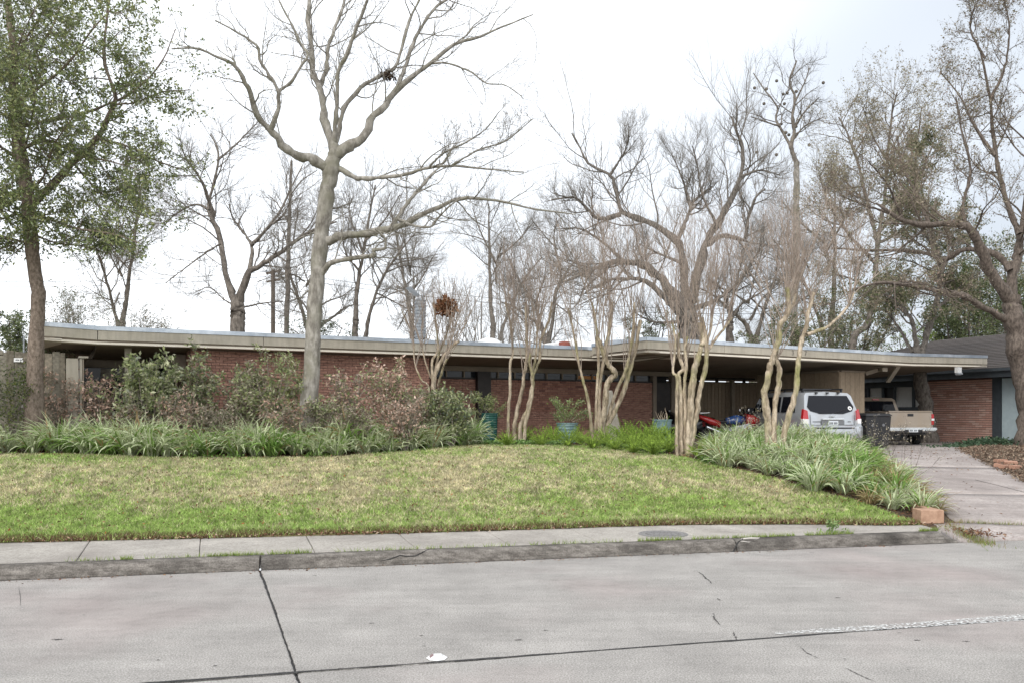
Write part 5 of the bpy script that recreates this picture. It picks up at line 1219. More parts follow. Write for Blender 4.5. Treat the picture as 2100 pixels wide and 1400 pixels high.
# shrubs of the left bed
M['twig_shrub'] = nmat('twig_shrub', (.20,.17,.14), (.36,.32,.27), 6, .9)
MIXG = [(.21,.25,.105),(.30,.33,.155),(.15,.185,.08),(.42,.43,.27)]; PINK = [(.60,.42,.33),(.48,.31,.24),(.36,.24,.18),(.66,.50,.41)]; GB = [(.28,.235,.175),(.21,.185,.135),(.35,.29,.23)]
SH = [("half-dead shrub with pinkish brown leaves right of the evergreen trunk",135,765,895,70,17.4,1700,.06,PINK+GB),
 ("small half-dead shrub with pinkish brown leaves before the slatted screen",205,770,895,45,17.6,900,.06,PINK+MIXG[:1]),
 ("big glossy green shrub before the porch post",305,738,890,75,17.1,2300,.075,MIXG+MIXG+[(.22,.24,.17)]),
 ("tallest glossy green shrub before the left end of the brick wing",408,712,890,70,17.6,2400,.07,MIXG+[(.20,.22,.15)]+GB[:1]),
 ("grey-green shrub left of the bare tree",490,745,895,65,17.5,2000,.06,MIXG+GB),
 ("green shrub with yellowish tips right beside the bare tree's trunk",560,735,895,70,17.2,2600,.06,MIXG+[(.22,.23,.09)]+GB[:1]),
 ("low twiggy shrub at the bare tree's foot",650,800,900,60,17.3,1500,.05,GB+MIXG),
 ("loose shrub with pale pinkish leaves right of the bare tree",715,765,900,60,17.4,1500,.06,PINK[:2]+GB+MIXG[:2]),
 ("shrub topped with pale pink dead leaves before the brick wing",790,735,895,65,17.7,1900,.06,PINK+PINK+MIXG),
 ("twiggy grey-brown shrub below the leaning myrtle",850,790,900,60,17.6,1700,.05,GB+MIXG),
 ("dense dark green shrub at the right end of the left bed",925,795,895,50,18.3,2600,.06,MIXG+[(.14,.17,.12)]),
 ("low brown twiggy shrub at the foot of the glossy shrubs",250,835,905,80,16.9,1800,.045,GB+[(.10,.12,.04),(.16,.09,.06)]),
 ("low brown twiggy shrub before the brick wing's left half",450,830,905,90,16.9,2000,.045,GB+[(.10,.12,.05)]),
 ("low pinkish twiggy shrub between the porch post and the brick wing",355,805,905,70,17.0,1700,.05,PINK[1:3]+GB+MIXG[:1]),
 ("low pinkish twiggy shrub just left of the bare tree's foot",575,810,905,70,17.1,1700,.05,PINK[1:3]+GB+MIXG[:1]),
 ("low pinkish twiggy shrub between the pale pink shrub and the dense green one",830,815,905,65,17.3,1600,.05,PINK[1:]+GB),
 ("low brown twiggy shrub between the bare tree and the pale pink shrub",735,830,905,80,17.1,1900,.045,GB+MIXG[:1])]
for i, (lab, cx, tp, bt, hw, dd, nl, sz, cols) in enumerate(SH):
    leafy("shrub", lab, cx, tp-(30 if tp < 795 else 10), bt, hw*.95, dd+(1.25 if tp < 795 else .75), int(nl*1.15), sz*1.4, cols, 200+i, mats=('twig_shrub','twig_shrub','twig_shrub'), stems=8, trunkpx=2.6, cat="shrub", jit=.03, kids=(7,5,3), group="shrubs in the left bed")
# spiky palm-like tuft
p = hit(262, 925); o = link("palm_tuft", clump_mesh(160, 60, .6, .95, 1), None, (p[0], p[1]+.9, p[2])); tag(o, "dark green strappy tuft rising among the striped clumps", "plant")
# green ivy by the neighbour's oak
n = 1600; X = rng.normal(15.2, .75, n); Y = rng.normal(27.6, .5, n)
o = leaves_obj("ivy_patch", np.stack([X, Y, terr(X, Y)+.25*rng.random(n)*np.exp(-((X-15.4)/.8)**2)], -1), .09, [(.06,.11,.06),(.09,.14,.08),(.045,.08,.045)], M['leaf'], aspect=.8)
tag(o, "dark green ivy patch at the foot of the right-hand oak", "ivy", kind="stuff")

# ---------------------------------------------------------------- pots
def pot(label, x, ytop, wpx, d, mat, taper, ribs, seed):
    X = (x-1050)/F*d; gz = float(terr(X, d)); zt = EYE+(HZ-ytop)/F*d; h = zt-gz; r = wpx/2/F*d
    T = thing("plant_pot", label, "pot", (X, d, gz)); prof = [(r*taper*.9, 0)]
    m = ribs*2
    for i in range(m+1):
        f = i/m; prof.append(((r*taper+(r-r*taper)*f)*(1.0 if i % 2 else .962), h*(.02+.93*f)))
    prof += [(r*1.04, h*.955), (r*1.04, h), (r*.9, h), (r*.88, h*.9), (.001, h*.9)]
    MB().lathe(prof, 32, caps=False).build("shell", M[mat], T, smooth=False)
    MB().lathe([(r*.87, h*.9+.003), (.001, h*.9+.012)], 20, caps=False).build("potting_soil", M['mulch'], T)
    return A(X, d, gz+h*.9)
p1 = pot("dark green ribbed pot standing before the brown pilaster", 1003, 846, 36, 21.6, 'pot_green', .92, 12, 1)
p2 = pot("squat teal glazed pot holding the bristly branching plant", 1163, 866, 44, 20.9, 'pot_teal', .8, 6, 2)
p3 = pot("tall pale teal ribbed pot holding bare sticks", 1358, 859, 39, 20.4, 'pot_teal', .84, 22, 3)
p4 = pot("low brown bowl at the foot of the stone slab", 1198, 884, 30, 21.2, 'tan_stone', .6, 3, 4)
def potted(name, label, p, seed, n, L, spread, leafn, sz, cols, wood='twig_grey', cat="plant", up=.3, lj=.02):
    T = Tree(name, label, p, cat, None, seed); pos = np.tile(p, (n, 1))+T.g.normal(size=(n,3))*A(.06,.06,0); dr = A(0,0,1)+T.g.normal(size=(n,3))*spread
    P, R = grow(pos, dr, L*T.g.uniform(.6,1.1,n), np.full(n,.008), 7, .1, up, .4, T.g); T.add("stem", P, R, 5); Q = P
    if leafn: Q, _ = T.sub(P, R, 5, .2, 1, 40, .45, .6, 4, .12, .25, "stem", 3)
    T.build({"stem": M[wood]})
    if leafn: T.leaves("foliage", np.concatenate([pick(P, leafn//3, T.g, .3), pick(Q, leafn*2//3, T.g)]), sz, cols, jit=lj)
potted("potted_shrub", "light green bushy plant growing in the dark green pot", p1, 301, 16, .62, .55, 1500, .05, [(.24,.30,.10),(.30,.34,.14),(.18,.23,.08),(.36,.33,.18)])
potted("potted_sticks", "bare pale sticks standing in the tall teal ribbed pot", p3, 303, 11, .36, .45, 0, .05, GB, 'bark_myrtle')
T = Tree("branching_plant", "bristly yellow-green branching plant growing in the squat teal pot", p2, "plant", None, 302)
for pts in ([(1160,862),(1150,845),(1138,826),(1130,817)], [(1163,860),(1155,838),(1146,824),(1140,818)], [(1165,862),(1162,845),(1164,830),(1170,822)], [(1168,862),(1176,840),(1186,826),(1197,822)], [(1158,866),(1146,856),(1136,846)], [(1172,862),(1188,848),(1204,840)], [(1174,864),(1196,856),(1212,846)], [(1164,862),(1170,848),(1178,842)], [(1160,862),(1152,850),(1148,838)]):
    P, R = T.limb(W(pts, 2.2, 1.4), p2[1], p2[1]+T.g.normal()*.3, "stem", 5, 14); T.sub(P, R, 10, .3, 1, 40, .2, .7, 3, .1, .2, "stem", 3)
    T.tips.append(P)
T.build({"stem": M['bark_myrtle']}); T.leaves("foliage", pick(np.concatenate(T.tips), 1500, T.g, .15), .045, [(.20,.30,.08),(.28,.36,.13),(.36,.40,.20),(.15,.22,.10)], jit=.035)
# leaning stone slab behind the pale-stemmed myrtle
X = (1252-1050)/F*21.3; gz = float(terr(X, 21.3)); hs = EYE+(HZ-800)/F*21.3-gz
st = MB().hexa([(-.16,-.07,0),(.32,-.07,0),(.32,.1,0),(-.16,.1,0),(-.12,-.03,hs),(.03,-.03,hs),(.03,.06,hs),(-.12,.06,hs)]).build("stone_slab", M['stone'], None, (X, 21.3, gz), (.03, 0, .2), bevel=.02)
tag(st, "tapered pale stone slab standing behind the pale-stemmed myrtle", "stone")
# tan corner blocks and brick edging
zb = .165
for i, (xa, xb) in enumerate(((1887,1918),(1919,1933))):
    a, b = px(xa, 900, 13.75)[0], px(xb, 900, 13.8)[0]
    o = MB().box(a, b-.004, 13.72+.02*i, 14.02+.6*i, zb, zb+.215).build("edging_block", M['tan_stone'], None, bevel=.008)
    tag(o, ["tan stone block facing the sidewalk at the bed's corner", "narrow tan stone block along the driveway at the bed's corner"][i], "block")
for i, (x, y, rz) in enumerate(((2052,948,.2),(2060,960,.6),(2082,961,.5),(2046,957,.9),(2072,952,-.3))):
    p = hit(x, y); o = MB().box(-.15,.15,-.07,.07,-.02,.07).build("edging_brick", M['redbrick'], None, tuple(p+A(0,0,.02)), (.05*i, .03, rz), bevel=.008)
    tag(o, ["flat red paving brick nearest the oak at the driveway edge","red paving brick in the middle of the driveway edging","rightmost red paving brick of the driveway edging","leftmost red paving brick of the driveway edging","red paving brick half sunk in leaves behind the edging"][i], "brick", "loose bricks edging the driveway")

# ---------------------------------------------------------------- manhole, road marker, weed
c = G(1360, 1094, .17); mh = thing("manhole_cover", "round grey iron cover set in the sidewalk", "cover", (c[0], c[1], .172), .3)
MB().lathe([(.36,-.03),(.36,.004),(.33,.005),(.325,-.002)], 48, caps=False).build("frame", M['iron'], mh)
lid = MB().lathe([(.32,-.03),(.32,.003),(.27,.004),(.265,.0),(.001,.001)], 48, caps=False).build("lid", M['iron'], mh)
for r in (.22,.15,.08):
    MB().lathe([(r,.0),(r,.006),(r-.018,.006),(r-.018,.0)], 36, caps=False).build("raised_ring", M['iron'], lid)
for i in range(24):
    a = i*math.pi/12; MB().box(-.02,.02,-.008,.008,0,.006).build("raised_bar", M['iron'], lid, (.24*math.cos(a), .24*math.sin(a), .0), (0, 0, a))
c = G(896, 1349); rm = thing("road_marker", "low white reflective stud beside the street's center joint", "road stud", (c[0], c[1], .004), .12)
MB().lathe([(.085,0),(.085,.004),(.07,.011)], 8).build("base", M['white'], rm)
MB().hexa([(-.055,-.045,.008),(.055,-.045,.008),(.055,.045,.008),(-.055,.045,.008),(-.028,-.036,.026),(.035,-.036,.026),(.035,.036,.026),(-.028,.036,.026)]).build("dome", M['white'], rm, bevel=.004)
MB().hexa([(-.058,-.03,.012),(-.05,-.03,.0125),(-.05,.03,.0125),(-.058,.03,.012),(-.034,-.028,.0265),(-.027,-.028,.028),(-.027,.028,.028),(-.034,.028,.0265)]).build("reflector", pmat('mauve_reflector', (.24,.15,.16), .3), rm)
c = G(1706, 1091, .166); T = Tree("thistle_weed", "leggy green weed growing from the kerb joint", (c[0], c[1]+.02, .165), "weed", None, 311)
for pts in ([(1707,1091),(1708,1080),(1706,1070),(1705,1063)], [(1707,1084),(1713,1077),(1718,1072)], [(1707,1086),(1700,1079),(1692,1075)], [(1708,1080),(1711,1072),(1715,1066)], [(1707,1082),(1702,1074),(1701,1068)]):
    P, R = T.limb(W(pts, 1.6, .8), c[1]+.02, c[1]+.02+T.g.normal()*.05, "stem", 5, 10); T.tips.append(P)
T.build({"stem": M['pot_green']}); 
for o_ in T.root.children: o_.data.materials[0] = nmat('weed_stem', (.20,.28,.10), (.28,.36,.15), 8)
T.leaves("leaves", np.concatenate([pick(np.concatenate(T.tips), 90, T.g, .2), A(c[0],c[1],.18)+T.g.normal(size=(60,3))*A(.12,.03,.01)]), .055, [(.20,.29,.10),(.28,.37,.15),(.14,.22,.08)], jit=.008)

# ---------------------------------------------------------------- utility pole and wires
d = 52; X = (560-1050)/F*d; up_ = thing("utility_pole", "dark wooden utility pole with cross arm behind the roof", "pole", (X, d, 1.2))
zt = EYE+(HZ-553)/F*d-1.2
MB().lathe([(.16,0),(.12,zt)], 12).build("shaft", M['pole'], up_)
MB().bar((-.42,0,zt-.25),(.5,0,zt-.05),.10,.12).build("cross_arm", M['pole'], up_); MB().bar((-.4,0,zt-.75),(.45,0,zt-.6),.08,.1).build("cross_arm", M['pole'], up_)
for x in (-.4,0,.45): MB().lathe([(.02,0),(.05,.04),(.03,.08),(.05,.12),(.02,.18)], 8).build("insulator", M['galv'], up_, (x, 0, zt-.18+.2*(x+.4)))
for i, (ya, yb, lab) in enumerate(((556,560,"highest"),(566,570,"second"),(664,672,"lowest"))):
    A_, B_ = px(-300, ya+(10 if i < 2 else -6), 52), px(560, ya if i < 2 else 662, 52); C_ = px(1900, yb+60, 56)
    pts = [A_+(B_-A_)*f-A(0,0,1)*.5*4*f*(1-f) for f in np.linspace(0,1,14)]+[B_+(C_-B_)*f-A(0,0,1)*1.2*4*f*(1-f) for f in np.linspace(.07,1,14)]
    o = MB().tube(pts, [.014]*len(pts), 5).build("power_line", M['wire'], None); tag(o, lab+" overhead cable strung from the utility pole behind the roof", "cable")
# ---------------------------------------------------------------- vehicles (local: x right, y forward, z up; origin at tail centre on the ground)
def loft(rings, cap0=True, cap1=True):
    m = len(rings[0]); V = [p for r in rings for p in r]; Fs = [(i*m+j, i*m+(j+1) % m, (i+1)*m+(j+1) % m, (i+1)*m+j) for i in range(len(rings)-1) for j in range(m)]
    if cap0: Fs.append(tuple(range(m-1,-1,-1)))
    if cap1: Fs.append(tuple((len(rings)-1)*m+j for j in range(m)))
    return MB().add(V, [f[::-1] for f in Fs])
def ring(y, half):      # half: list of (x, z[, dy]) from bottom to top on the right side
    r = [(x, y+(h[0] if h else 0), z) for x, z, *h in half]; l = [(-x, y+(h[0] if h else 0), z) for x, z, *h in half[::-1]]
    return r+l
def wheel(parent, x, y, r, w, side):
    t = MB().lathe([(r*.62,-w/2),(r*.9,-w/2),(r,-w*.36),(r,w*.36),(r*.9,w/2),(r*.62,w/2)], 28, axis='x', caps=False).build("tyre", M['tyre'], parent, (x, y, r), smooth=False)
    rim = MB().lathe([(r*.62,-w*.42),(r*.6,w*.30),(r*.2,w*.36),(.001,w*.38)], 24, axis='x', caps=False)
    if side < 0: rim.v = [(-a, b, c) for a, b, c in rim.v]
    ro = rim.build("rim", M['alloy'], t)
    for k in range(6):
        a = k*math.pi/3; MB().bar((side*w*.37, .1*r*math.cos(a), .1*r*math.sin(a)), (side*w*.34, .58*r*math.cos(a), .58*r*math.sin(a)), .05, .03).build("spoke", M['alloy'], ro)
    return t
def arch(parent, x, y, r, mat, side, w=.07, z0=.36):
    pts = [(x, y+r*math.cos(a), z0+r*math.sin(a)) for a in np.linspace(-.25, math.pi+.25, 15)]
    MB().tube(pts, [w/2]*15, 6).build("wheel_arch", mat, parent, smooth=True)

# ---- silver SUV
d = 24.2; X = (1708-1050)/F*d
suv = thing("suv", "silver SUV with roof rack backed out of the carport", "car", (X, d, float(terr(X, d))), math.radians(12.5))
hw = .925
lower = [(.80,.36),(.915,.46),(.925,.70),(.925,.92),(.90,1.06)]
def suv_half(roof, z_r=1.70, lowd=0): 
    return lower+[(.875,1.10),(.775,z_r-.10),(.70,z_r-.02),(.0001,z_r+.03)]
rear = [(.74,.36,.03),(.88,.46,-.02),(.915,.70,.0),(.905,.92,.02),(.875,1.06,.05),(.85,1.10,.06),(.745,1.60,.26),(.66,1.68,.31),(.0001,1.715,.33)]
hood = lambda z: [(.78,.36),(.90,.46),(.91,.70),(.90,.90),(.86,1.0),(.82,z-.05),(.75,z-.02),(.6,z),(.0001,z+.03)]
rings = [ring(0, rear), ring(.42, suv_half(1)), ring(1.6, suv_half(1, 1.74)), ring(2.6, suv_half(1, 1.72)), ring(3.35, hood(1.13)), ring(4.35, hood(1.05)), ring(4.68, [(.70,.40),(.82,.48),(.84,.70),(.82,.85),(.78,.92),(.74,.96),(.66,.97),(.5,.98),(.0001,.99)])]
body = loft(rings).build("body", M['silver'], suv, smooth=True); bv = body.modifiers.new("b", 'BEVEL'); bv.width = .02; bv.segments = 2; bv.limit_method = 'ANGLE'; bv.angle_limit = math.radians(35)
MB().box(-.72,.72,.4,4.3,.30,.40).build("underbody", M['black'], suv)
def rz_(z): return .055+(z-1.10)*.4         # slope of the tailgate glass
wp = [(-.60,1.60),(.60,1.60),(.735,1.28),(.66,1.16),(.38,1.085),(-.38,1.085),(-.66,1.16),(-.735,1.28)]
MB().add([(x, rz_(z)-.012, z) for x, z in wp]+[(x, rz_(z)+.03, z) for x, z in wp], [tuple(range(8))]+[(i, 8+i, 8+(i+1) % 8, (i+1) % 8) for i in range(8)]).build("rear_window", M['autoglass'], suv)
MB().lathe([(.062,-.004),(.062,.004)], 20, axis='y').build("sticker", M['white'], suv, (.60, rz_(1.24)-.02, 1.24), (-.38, 0, 0))
MB().lathe([(.03,-.002),(.03,.002)], 12, axis='y').build("sticker_print", M['greyplastic'], suv, (.60, rz_(1.24)-.0265, 1.24), (-.38, 0, 0))
MB().bar((0, rz_(1.1)-.03, 1.09), (.42, rz_(1.2)-.03, 1.20), .012).build("wiper", M['black'], suv)
for sx in (-1, 1):
    tl = MB().hexa([(sx*.765,-.02,.90),(sx*.925,.03,.90),(sx*.925,.16,.90),(sx*.765,.05,.90),(sx*.775,.02,1.17),(sx*.875,.07,1.22),(sx*.875,.18,1.22),(sx*.775,.10,1.17)]).build("tail_light", M['lamp_red'], suv, bevel=.012)
    MB().hexa([(sx*.775,-.034,.80),(sx*.92,.012,.80),(sx*.92,.14,.80),(sx*.775,.03,.80),(sx*.772,-.030,.935),(sx*.928,.02,.935),(sx*.928,.14,.935),(sx*.772,.04,.935)]).build("reversing_lens", M['lamp_clear'], tl, bevel=.008)
    # side glass
    for (ya, yb) in ((.52,1.28),(1.36,2.2),(2.28,3.0)):
        t1, t0 = (2.62, yb) if yb == 3.0 else (yb, yb)
        P = [(sx*.882, ya, 1.13),(sx*.882, yb, 1.13),(sx*.795, (2.66 if yb == 3.0 else yb), 1.58),(sx*.795, ya+(.04 if ya > .6 else .10), 1.58)]
        MB().add(P+[(x+sx*.012, y, z) for x, y, z in P], [(0,1,2,3),(7,6,5,4),(0,4,5,1),(1,5,6,2),(2,6,7,3),(3,7,4,0)]).build("side_window", M['autoglass'], suv)
    MB().bar((sx*.62,.5,1.79),(sx*.62,2.5,1.80),.04,.045).build("roof_rail", M['black'], suv)
    for yy in (.55, 1.5, 2.45): MB().box(sx*.62-.02, sx*.62+.02, yy-.04, yy+.04, 1.70, 1.79).build("rail_foot", M['black'], suv)
    m_ = MB().hexa([(sx*.93,2.80,1.10),(sx*1.13,2.82,1.10),(sx*1.13,2.93,1.12),(sx*.93,2.95,1.12),(sx*.93,2.80,1.26),(sx*1.12,2.82,1.28),(sx*1.12,2.92,1.27),(sx*.93,2.94,1.25)]).build("mirror", M['black'], suv, bevel=.02)
    for yy in (.95, 3.75):
        wheel(suv, sx*.80, yy, .37, .24, sx); arch(suv, sx*.915, yy, .46, M['silver'], sx)
        MB().lathe([(.43,-.02),(.43,.012)], 28, axis='x').build("wheel_well", M['black'], suv, (sx*.915, yy, .37))
    for yy in (1.62, 2.55): MB().bar((sx*.935, yy, .98), (sx*.935, yy+.2, .98), .02, .03).build("door_handle", M['silver'], suv)
    MB().box(sx*.926-.012, sx*.926+.012, 1.45, 3.25, .42, .52).build("side_step", M['greyplastic'], suv)
for yy in (1.0, 1.9): MB().bar((-.62,yy,1.805),(.62,yy,1.805),.035,.03).build("rack_bar", M['black'], suv)
bm = loft([ring(-.10, [(.72,.36),(.80,.44),(.80,.60),(.74,.66),(.0001,.66)]), ring(-.04, [(.84,.32),(.93,.42),(.93,.70),(.88,.76),(.0001,.76)]), ring(.30, [(.86,.32),(.945,.42),(.945,.70),(.92,.76),(.0001,.76)])]).build("bumper", M['silver'], suv, smooth=True)
MB().box(-.62,.62,-.115,-.06,.665,.70).build("bumper_step", M['black'], bm)
MB().box(-.20,.28,-.112,-.05,.40,.52).build("tow_recess", M['black'], bm)
MB().box(-.34,.34,-.03,.03,.90,.96).build("tailgate_handle", M['chrome'], suv, bevel=.015)
MB().box(-.36,.36,-.012,.03,.73,.895).build("plate_recess", M['greyplastic'], suv)
pl = MB().box(-.155,.155,-.026,-.013,.74,.885).build("licence_plate", M['plate'], suv)
for x in (-.11,-.07,-.03,.03,.07,.11): MB().box(x-.012,x+.012,-.029,-.0265,.78,.845).build("lettering", M['ink'], pl)
em = MB(); V, q = tubes(np.array([[(.062*math.cos(a), 0, .048*math.sin(a)) for a in np.linspace(0, 6.283, 20)]]), np.full((1,20), .007), 5); em.add(V, q.tolist()); em.box(-.085,.085,-.009,.004,-.011,.011)
em.build("emblem", M['chrome'], suv, (0, .0, 1.025))
MB().box(-.62,-.36,.0,.02,.855,.872).build("badge_strip", M['greyplastic'], suv); MB().box(.50,.58,.0,.02,.855,.872).build("badge_strip", M['greyplastic'], suv)
for sx in (-1, 1): MB().bar((sx*.695,-.004,.775),(sx*.70,.03,1.06),.008,.01).build("panel_gap", M['black'], suv)
MB().box(-.70,.70,-.014,.01,.764,.772).build("panel_gap", M['black'], suv)
for x in (-.35,0,.35): MB().box(x-.03,x+.03,.25,.33,1.66,1.70).build("glass_hinge", M['black'], suv)

# ---- tan pickup
d = 28.6; X = (1866-1050)/F*d
tr = thing("pickup_truck", "tan pickup truck with tailgate towards the driveway", "truck", (X, d, float(terr(X, d))), math.radians(6)); tr.scale = (1.07, 1, 1)
def box_ring(y, hw_, z0, z1, r=.05): return ring(y, [(hw_-.05,z0),(hw_,z0+.06),(hw_+.005,(z0+z1)/2),(hw_-.01,z1-.05),(hw_-.04,z1),(.0001,z1)])
bed = MB()
for sx in (-1, 1): bed.hexa([(sx*.70,.03,.50),(sx*.80,.03,.50),(sx*.80,2.05,.50),(sx*.70,2.05,.50),(sx*.70,.03,1.13),(sx*.785,.03,1.13),(sx*.785,2.05,1.15),(sx*.70,2.05,1.15)])
bed.box(-.70,.70,.06,2.03,.60,.66).box(-.70,.70,1.97,2.04,.66,1.15)
bed.build("bed", M['tan_paint'], tr, bevel=.02)
tg = MB().box(-.70,.70,-.03,.045,.60,1.12).build("tailgate", M['tan_paint'], tr, bevel=.018)
MB().box(-.72,.72,-.045,.06,1.122,1.17).build("tailgate_cap", M['tan_paint'], tg, bevel=.02); MB().box(-.10,.10,-.036,-.028,.98,1.07).build("latch", M['black'], tg, bevel=.01); MB().box(-.665,.665,-.033,-.0305,.66,.665).build("crease", M['black'], tg)
for sx in (-1, 1):
    tl = MB().box(min(sx*.705,sx*.80), max(sx*.705,sx*.80), -.01, .10, .70, 1.06).build("tail_light", M['lamp_red'], tr, bevel=.012); MB().box(min(sx*.71,sx*.804), max(sx*.71,sx*.804), -.016, -.011, .84, .91).build("reversing_lens", M['lamp_clear'], tl)
    for yy in (.95, 3.95): wheel(tr, sx*.70, yy, .34, .22, sx); arch(tr, sx*.79, yy, .42, M['tan_paint'], sx, .06, .34)
    MB().hexa([(sx*.80,3.05,1.05),(sx*.98,3.05,1.05),(sx*.98,3.15,1.05),(sx*.80,3.15,1.05),(sx*.80,3.05,1.2),(sx*.98,3.05,1.22),(sx*.98,3.15,1.2),(sx*.80,3.15,1.2)]).build("mirror", M['black'], tr, bevel=.02)
    MB().add([(sx*.80,2.28,1.14),(sx*.80,3.25,1.14),(sx*.70,2.85,1.56),(sx*.70,2.36,1.56)], [(0,1,2,3)]).build("side_window", M['autoglass'], tr)
cabr = [(.72,.45),(.79,.55),(.80,.80),(.79,1.08),(.785,1.12),(.68,1.58),(.60,1.64),(.0001,1.67)]
cabb = [(.72,.45),(.79,.55),(.80,.80),(.79,1.08),(.785,1.12),(.685,1.57,.12),(.60,1.63,.15),(.0001,1.66,.16)]
hd = lambda z: [(.72,.45),(.79,.55),(.80,.80),(.77,z-.12),(.74,z-.06),(.70,z-.03),(.55,z),(.0001,z+.02)]
loft([ring(2.07, cabb), ring(2.5, cabr), ring(2.9, cabr), ring(3.4, hd(1.12)), ring(4.6, hd(1.02)), ring(4.85, hd(.9))]).build("cab", M['tan_paint'], tr, smooth=True, bevel=.015)
def cz(z): return 2.055+(z-1.12)*.12/.45
for i, (a, b) in enumerate(((-.66,-.22),(-.20,.20),(.22,.66))):
    k = .9
    MB().add([(a, cz(1.17), 1.17),(b, cz(1.17), 1.17),(b*k if i != 1 else b, cz(1.52), 1.52),(a*k if i != 1 else a, cz(1.52), 1.52)], [(3,2,1,0)]).build("rear_window", M['autoglass'], tr)
MB().box(-.11,.11,2.16,2.24,1.555,1.60).build("stop_lamp", M['lamp_red'], tr)
bp = loft([ring(-.20, [(.74,.50),(.80,.54),(.80,.58),(.76,.61),(.0001,.61)]), ring(-.02, [(.76,.44),(.82,.50),(.82,.58),(.80,.615),(.0001,.615)])]).build("bumper", M['chrome'], tr, bevel=.012)
MB().box(-.28,.28,-.208,-.15,.455,.54).build("plate_recess", M['black'], bp); lp_ = MB().box(-.15,.15,-.216,-.2085,.46,.56).build("licence_plate", M['plate'], bp)
for x in (-.11,-.075,-.04,.03,.065,.10): MB().box(x-.011,x+.011,-.219,-.2165,.485,.54).build("lettering", M['ink'], lp_)
MB().lathe([(.02,-.05),(.055,-.03),(.06,0),(.055,.03),(.02,.05)], 12, axis='z').build("tow_ball", M['chrome'], bp, (.33,-.23,.52))
MB().box(-.6,.6,.1,4.5,.36,.52).build("chassis", M['black'], tr)

# ---- black bins between them
for i, (x, dd, lab) in enumerate(((1776,26.3,"black lidded wheeled bin close beside the silver SUV"), (1801,26.9,"black lidded wheeled bin close beside the pickup truck"))):
    X = (x-1050)/F*dd; bn = thing("wheeled_bin", lab, "bin", (X, dd, float(terr(X, dd))), .35-.2*i, "black wheeled bins")
    loft([[(-.2,-.25,.06),(.2,-.25,.06),(.22,.22,.06),(-.22,.22,.06)], [(-.27,-.30,1.0),(.27,-.30,1.0),(.29,.30,1.0),(-.29,.30,1.0)]]).build("bin_body", M['black'], bn, bevel=.03)
    MB().hexa([(-.30,-.34,1.002),(.30,-.34,1.002),(.31,.34,1.002),(-.31,.34,1.002),(-.24,-.26,1.075),(.24,-.26,1.075),(.26,.34,1.10),(-.26,.34,1.10)]).build("lid", M['black'], bn, bevel=.02)
    MB().bar((-.24,.37,1.03),(.24,.37,1.03),.03).build("handle", M['black'], bn)
    for sx in (-1,1): MB().lathe([(.12,-.03),(.13,0),(.12,.03)], 16, axis='x').build("wheel", M['tyre'], bn, (sx*.27,.25,.13))
    MB().lathe([(.045,-.003),(.045,.003)], 14, axis='y').build("moulded_badge", M['greyplastic'], bn, (.0,-.292,.72), (.06,0,0))

# ---- black car deep in the carport
d = 28.6; X = (1448-1050)/F*d
car = thing("sedan", "black car parked at the back of the dark carport", "car", (X, d, float(terr(X, d))), math.radians(62))
lo = [(.72,.25),(.86,.34),(.88,.60),(.85,.82),(.80,.88)]
def sd_(zr, wr): return lo+[(.76,.92),(wr,zr-.05),(wr-.1,zr),(.0001,zr+.02)]
loft([ring(-.1,[(.6,.3),(.78,.36),(.80,.6),(.78,.8),(.74,.88),(.7,.92),(.6,.94),(.5,.95),(.0001,.96)]), ring(.8,sd_(1.0,.7)), ring(1.5,sd_(1.36,.6)), ring(2.5,sd_(1.38,.6)), ring(3.3,sd_(.98,.7)), ring(4.2,sd_(.88,.68)), ring(4.5,[(.6,.3),(.76,.36),(.78,.5),(.76,.62),(.72,.68),(.68,.7),(.6,.72),(.5,.73),(.0001,.74)])]).build("body", M['black_paint'], car, smooth=True)
for sx in (-1,1):
    for yy in (.85,3.55): wheel(car, sx*.76, yy, .31, .2, sx)
    MB().add([(sx*.80,1.15,.94),(sx*.80,2.95,.94),(sx*.645,2.45,1.31),(sx*.645,1.6,1.31)], [(0,1,2,3)]).build("side_window", M['autoglass'], car)
    MB().box(min(sx*.5,sx*.78),max(sx*.5,sx*.78),-.115,-.05,.66,.8).build("tail_light", M['lamp_red'], car)
    MB().box(min(sx*.85,sx*1.0),max(sx*.85,sx*1.0),2.85,2.95,.95,1.05).build("mirror", M['white'], car, bevel=.02)

# ---- red, blue and silver motorcycle standing side-on
d = 25.6; X = (1500-1050)/F*d
mc = thing("motorcycle", "red, blue and silver sport motorcycle standing side-on behind the bed", "motorcycle", (X, d, float(terr(X, d))), -math.pi/2+.12)
# local y forward (to the right in view), x right
for yy in (-.70, .70):
    w_ = MB().lathe([(.20,-.07),(.27,-.07),(.30,-.03),(.30,.03),(.27,.07),(.20,.07)], 26, axis='x', caps=False).build("wheel", M['tyre'], mc, (0, yy, .30))
    MB().lathe([(.20,-.02),(.205,.02)], 24, axis='x', caps=False).build("rim", M['alloy'], w_); 
    for k in range(5): MB().bar((0,0,0),(0,.2*math.cos(k*1.257),.2*math.sin(k*1.257)),.03,.02).build("spoke", M['alloy'], w_)
    MB().lathe([(.11,-.05),(.11,-.045)], 18, axis='x').build("brake_disc", M['galv'], w_)
fr = MB(); [fr.bar(a, b, .05, .07) for a, b in (((0,.42,.86),(0,-.15,.55)), ((0,-.15,.55),(0,-.70,.30)), ((0,.42,.80),(0,.25,.35)), ((0,.25,.35),(0,-.15,.40)), ((0,-.1,.70),(0,-.75,.86)))]; fr.build("frame", M['black'], mc)
MB().box(-.16,.16,-.15,.30,.30,.58).build("engine", M['galv'], mc, bevel=.04)
fk = MB(); [fk.bar((s_*.09,.70,.30),(s_*.09,.45,.90),.05) for s_ in (-1,1)]; fk.build("fork", M['chrome'], mc)
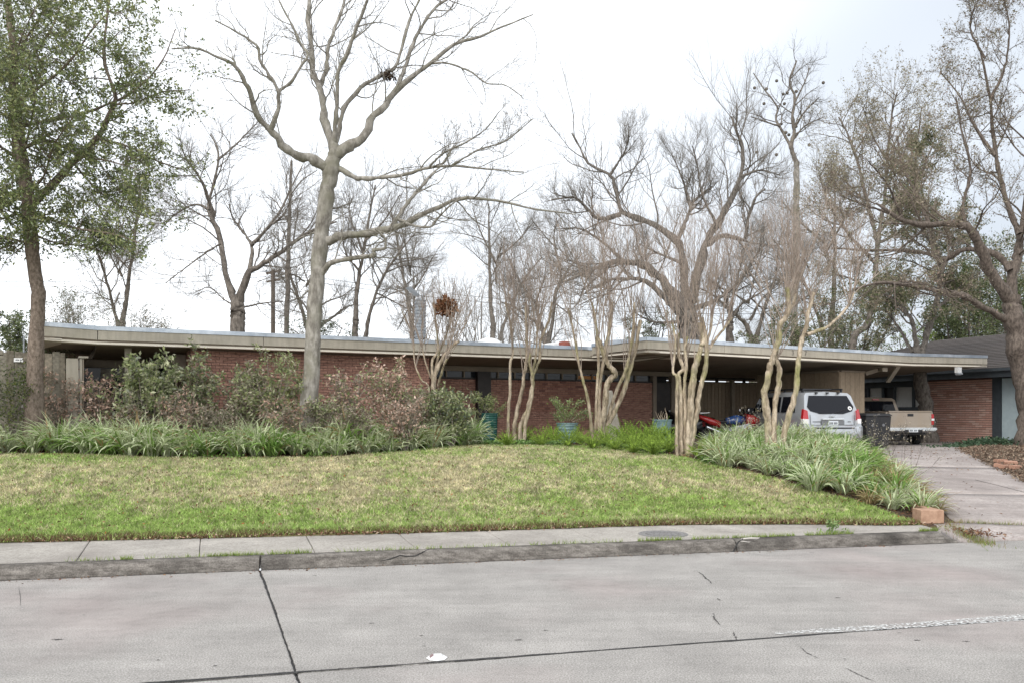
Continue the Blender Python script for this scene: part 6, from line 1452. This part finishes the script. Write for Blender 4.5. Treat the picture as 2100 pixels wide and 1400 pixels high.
loft([ring(-.18,[(.10,.72),(.13,.80),(.06,.88),(.0001,.89)]), ring(.12,[(.13,.70),(.17,.82),(.09,.96),(.0001,.98)]), ring(.40,[(.08,.74),(.11,.84),(.06,.93),(.0001,.94)])]).build("fuel_tank", M['blue_paint'], mc, smooth=True)
MB().hexa([(-.11,-.75,.80),(.11,-.75,.80),(.12,-.16,.74),(-.12,-.16,.74),(-.08,-.80,.86),(.08,-.80,.86),(.10,-.16,.80),(-.10,-.16,.80)]).build("seat", M['black'], mc, bevel=.03)
loft([ring(-1.0,[(.04,.88),(.07,.93),(.03,.99),(.0001,1.0)]), ring(-.70,[(.09,.70),(.13,.80),(.08,.90),(.0001,.91)]), ring(-.38,[(.10,.60),(.15,.70),(.1,.79),(.0001,.8)])]).build("tail_fairing", M['red_paint'], mc, smooth=True)
loft([ring(.42,[(.10,.60),(.20,.78),(.14,1.0),(.0001,1.02)]), ring(.66,[(.08,.64),(.17,.80),(.11,.96),(.0001,.98)]), ring(.86,[(.03,.72),(.07,.80),(.04,.86),(.0001,.87)])]).build("nose_fairing", M['red_paint'], mc, smooth=True)
MB().add([(-.12,.44,1.0),(.12,.44,1.0),(.06,.60,.96),(-.06,.60,.96),(-.10,.36,1.16),(.10,.36,1.16)], [(0,1,5,4),(0,4,3),(1,2,5),(3,4,5,2)]).build("windscreen", M['autoglass'], mc)
for s_ in (-1,1):
    MB().hexa([(s_*.17,-.15,.36),(s_*.20,.45,.40),(s_*.15,.45,.40),(s_*.12,-.15,.36),(s_*.19,-.10,.60),(s_*.21,.52,.74),(s_*.15,.52,.74),(s_*.13,-.10,.60)]).build("side_fairing", M['silver'], mc, bevel=.02)
    mi = MB().bar((s_*.15,.44,1.0),(s_*.32,.40,1.12),.015).build("mirror_arm", M['black'], mc); MB().box(s_*.34-.06,s_*.34+.06,.37,.40,1.08,1.15).build("mirror", M['chrome'], mi, bevel=.01)
    MB().bar((s_*.08,.42,.98),(s_*.34,.28,.96),.03).build("handlebar", M['black'], mc)
MB().tube([(.13,-.1,.40),(.17,-.4,.45),(.19,-.85,.62)], [.03,.045,.055], 10).build("exhaust", M['chrome'], mc, smooth=True)
MB().hexa([(-.14,-1.0,1.02),(.14,-1.0,1.02),(.14,-.72,1.04),(-.14,-.72,1.04),(-.14,-1.02,1.045),(.14,-1.02,1.045),(.14,-.72,1.055),(-.14,-.72,1.055)]).build("rear_rack", M['white'], mc)
MB().bar((0,-.9,.9),(0,-.9,1.02),.05).build("rack_stay", M['black'], mc)
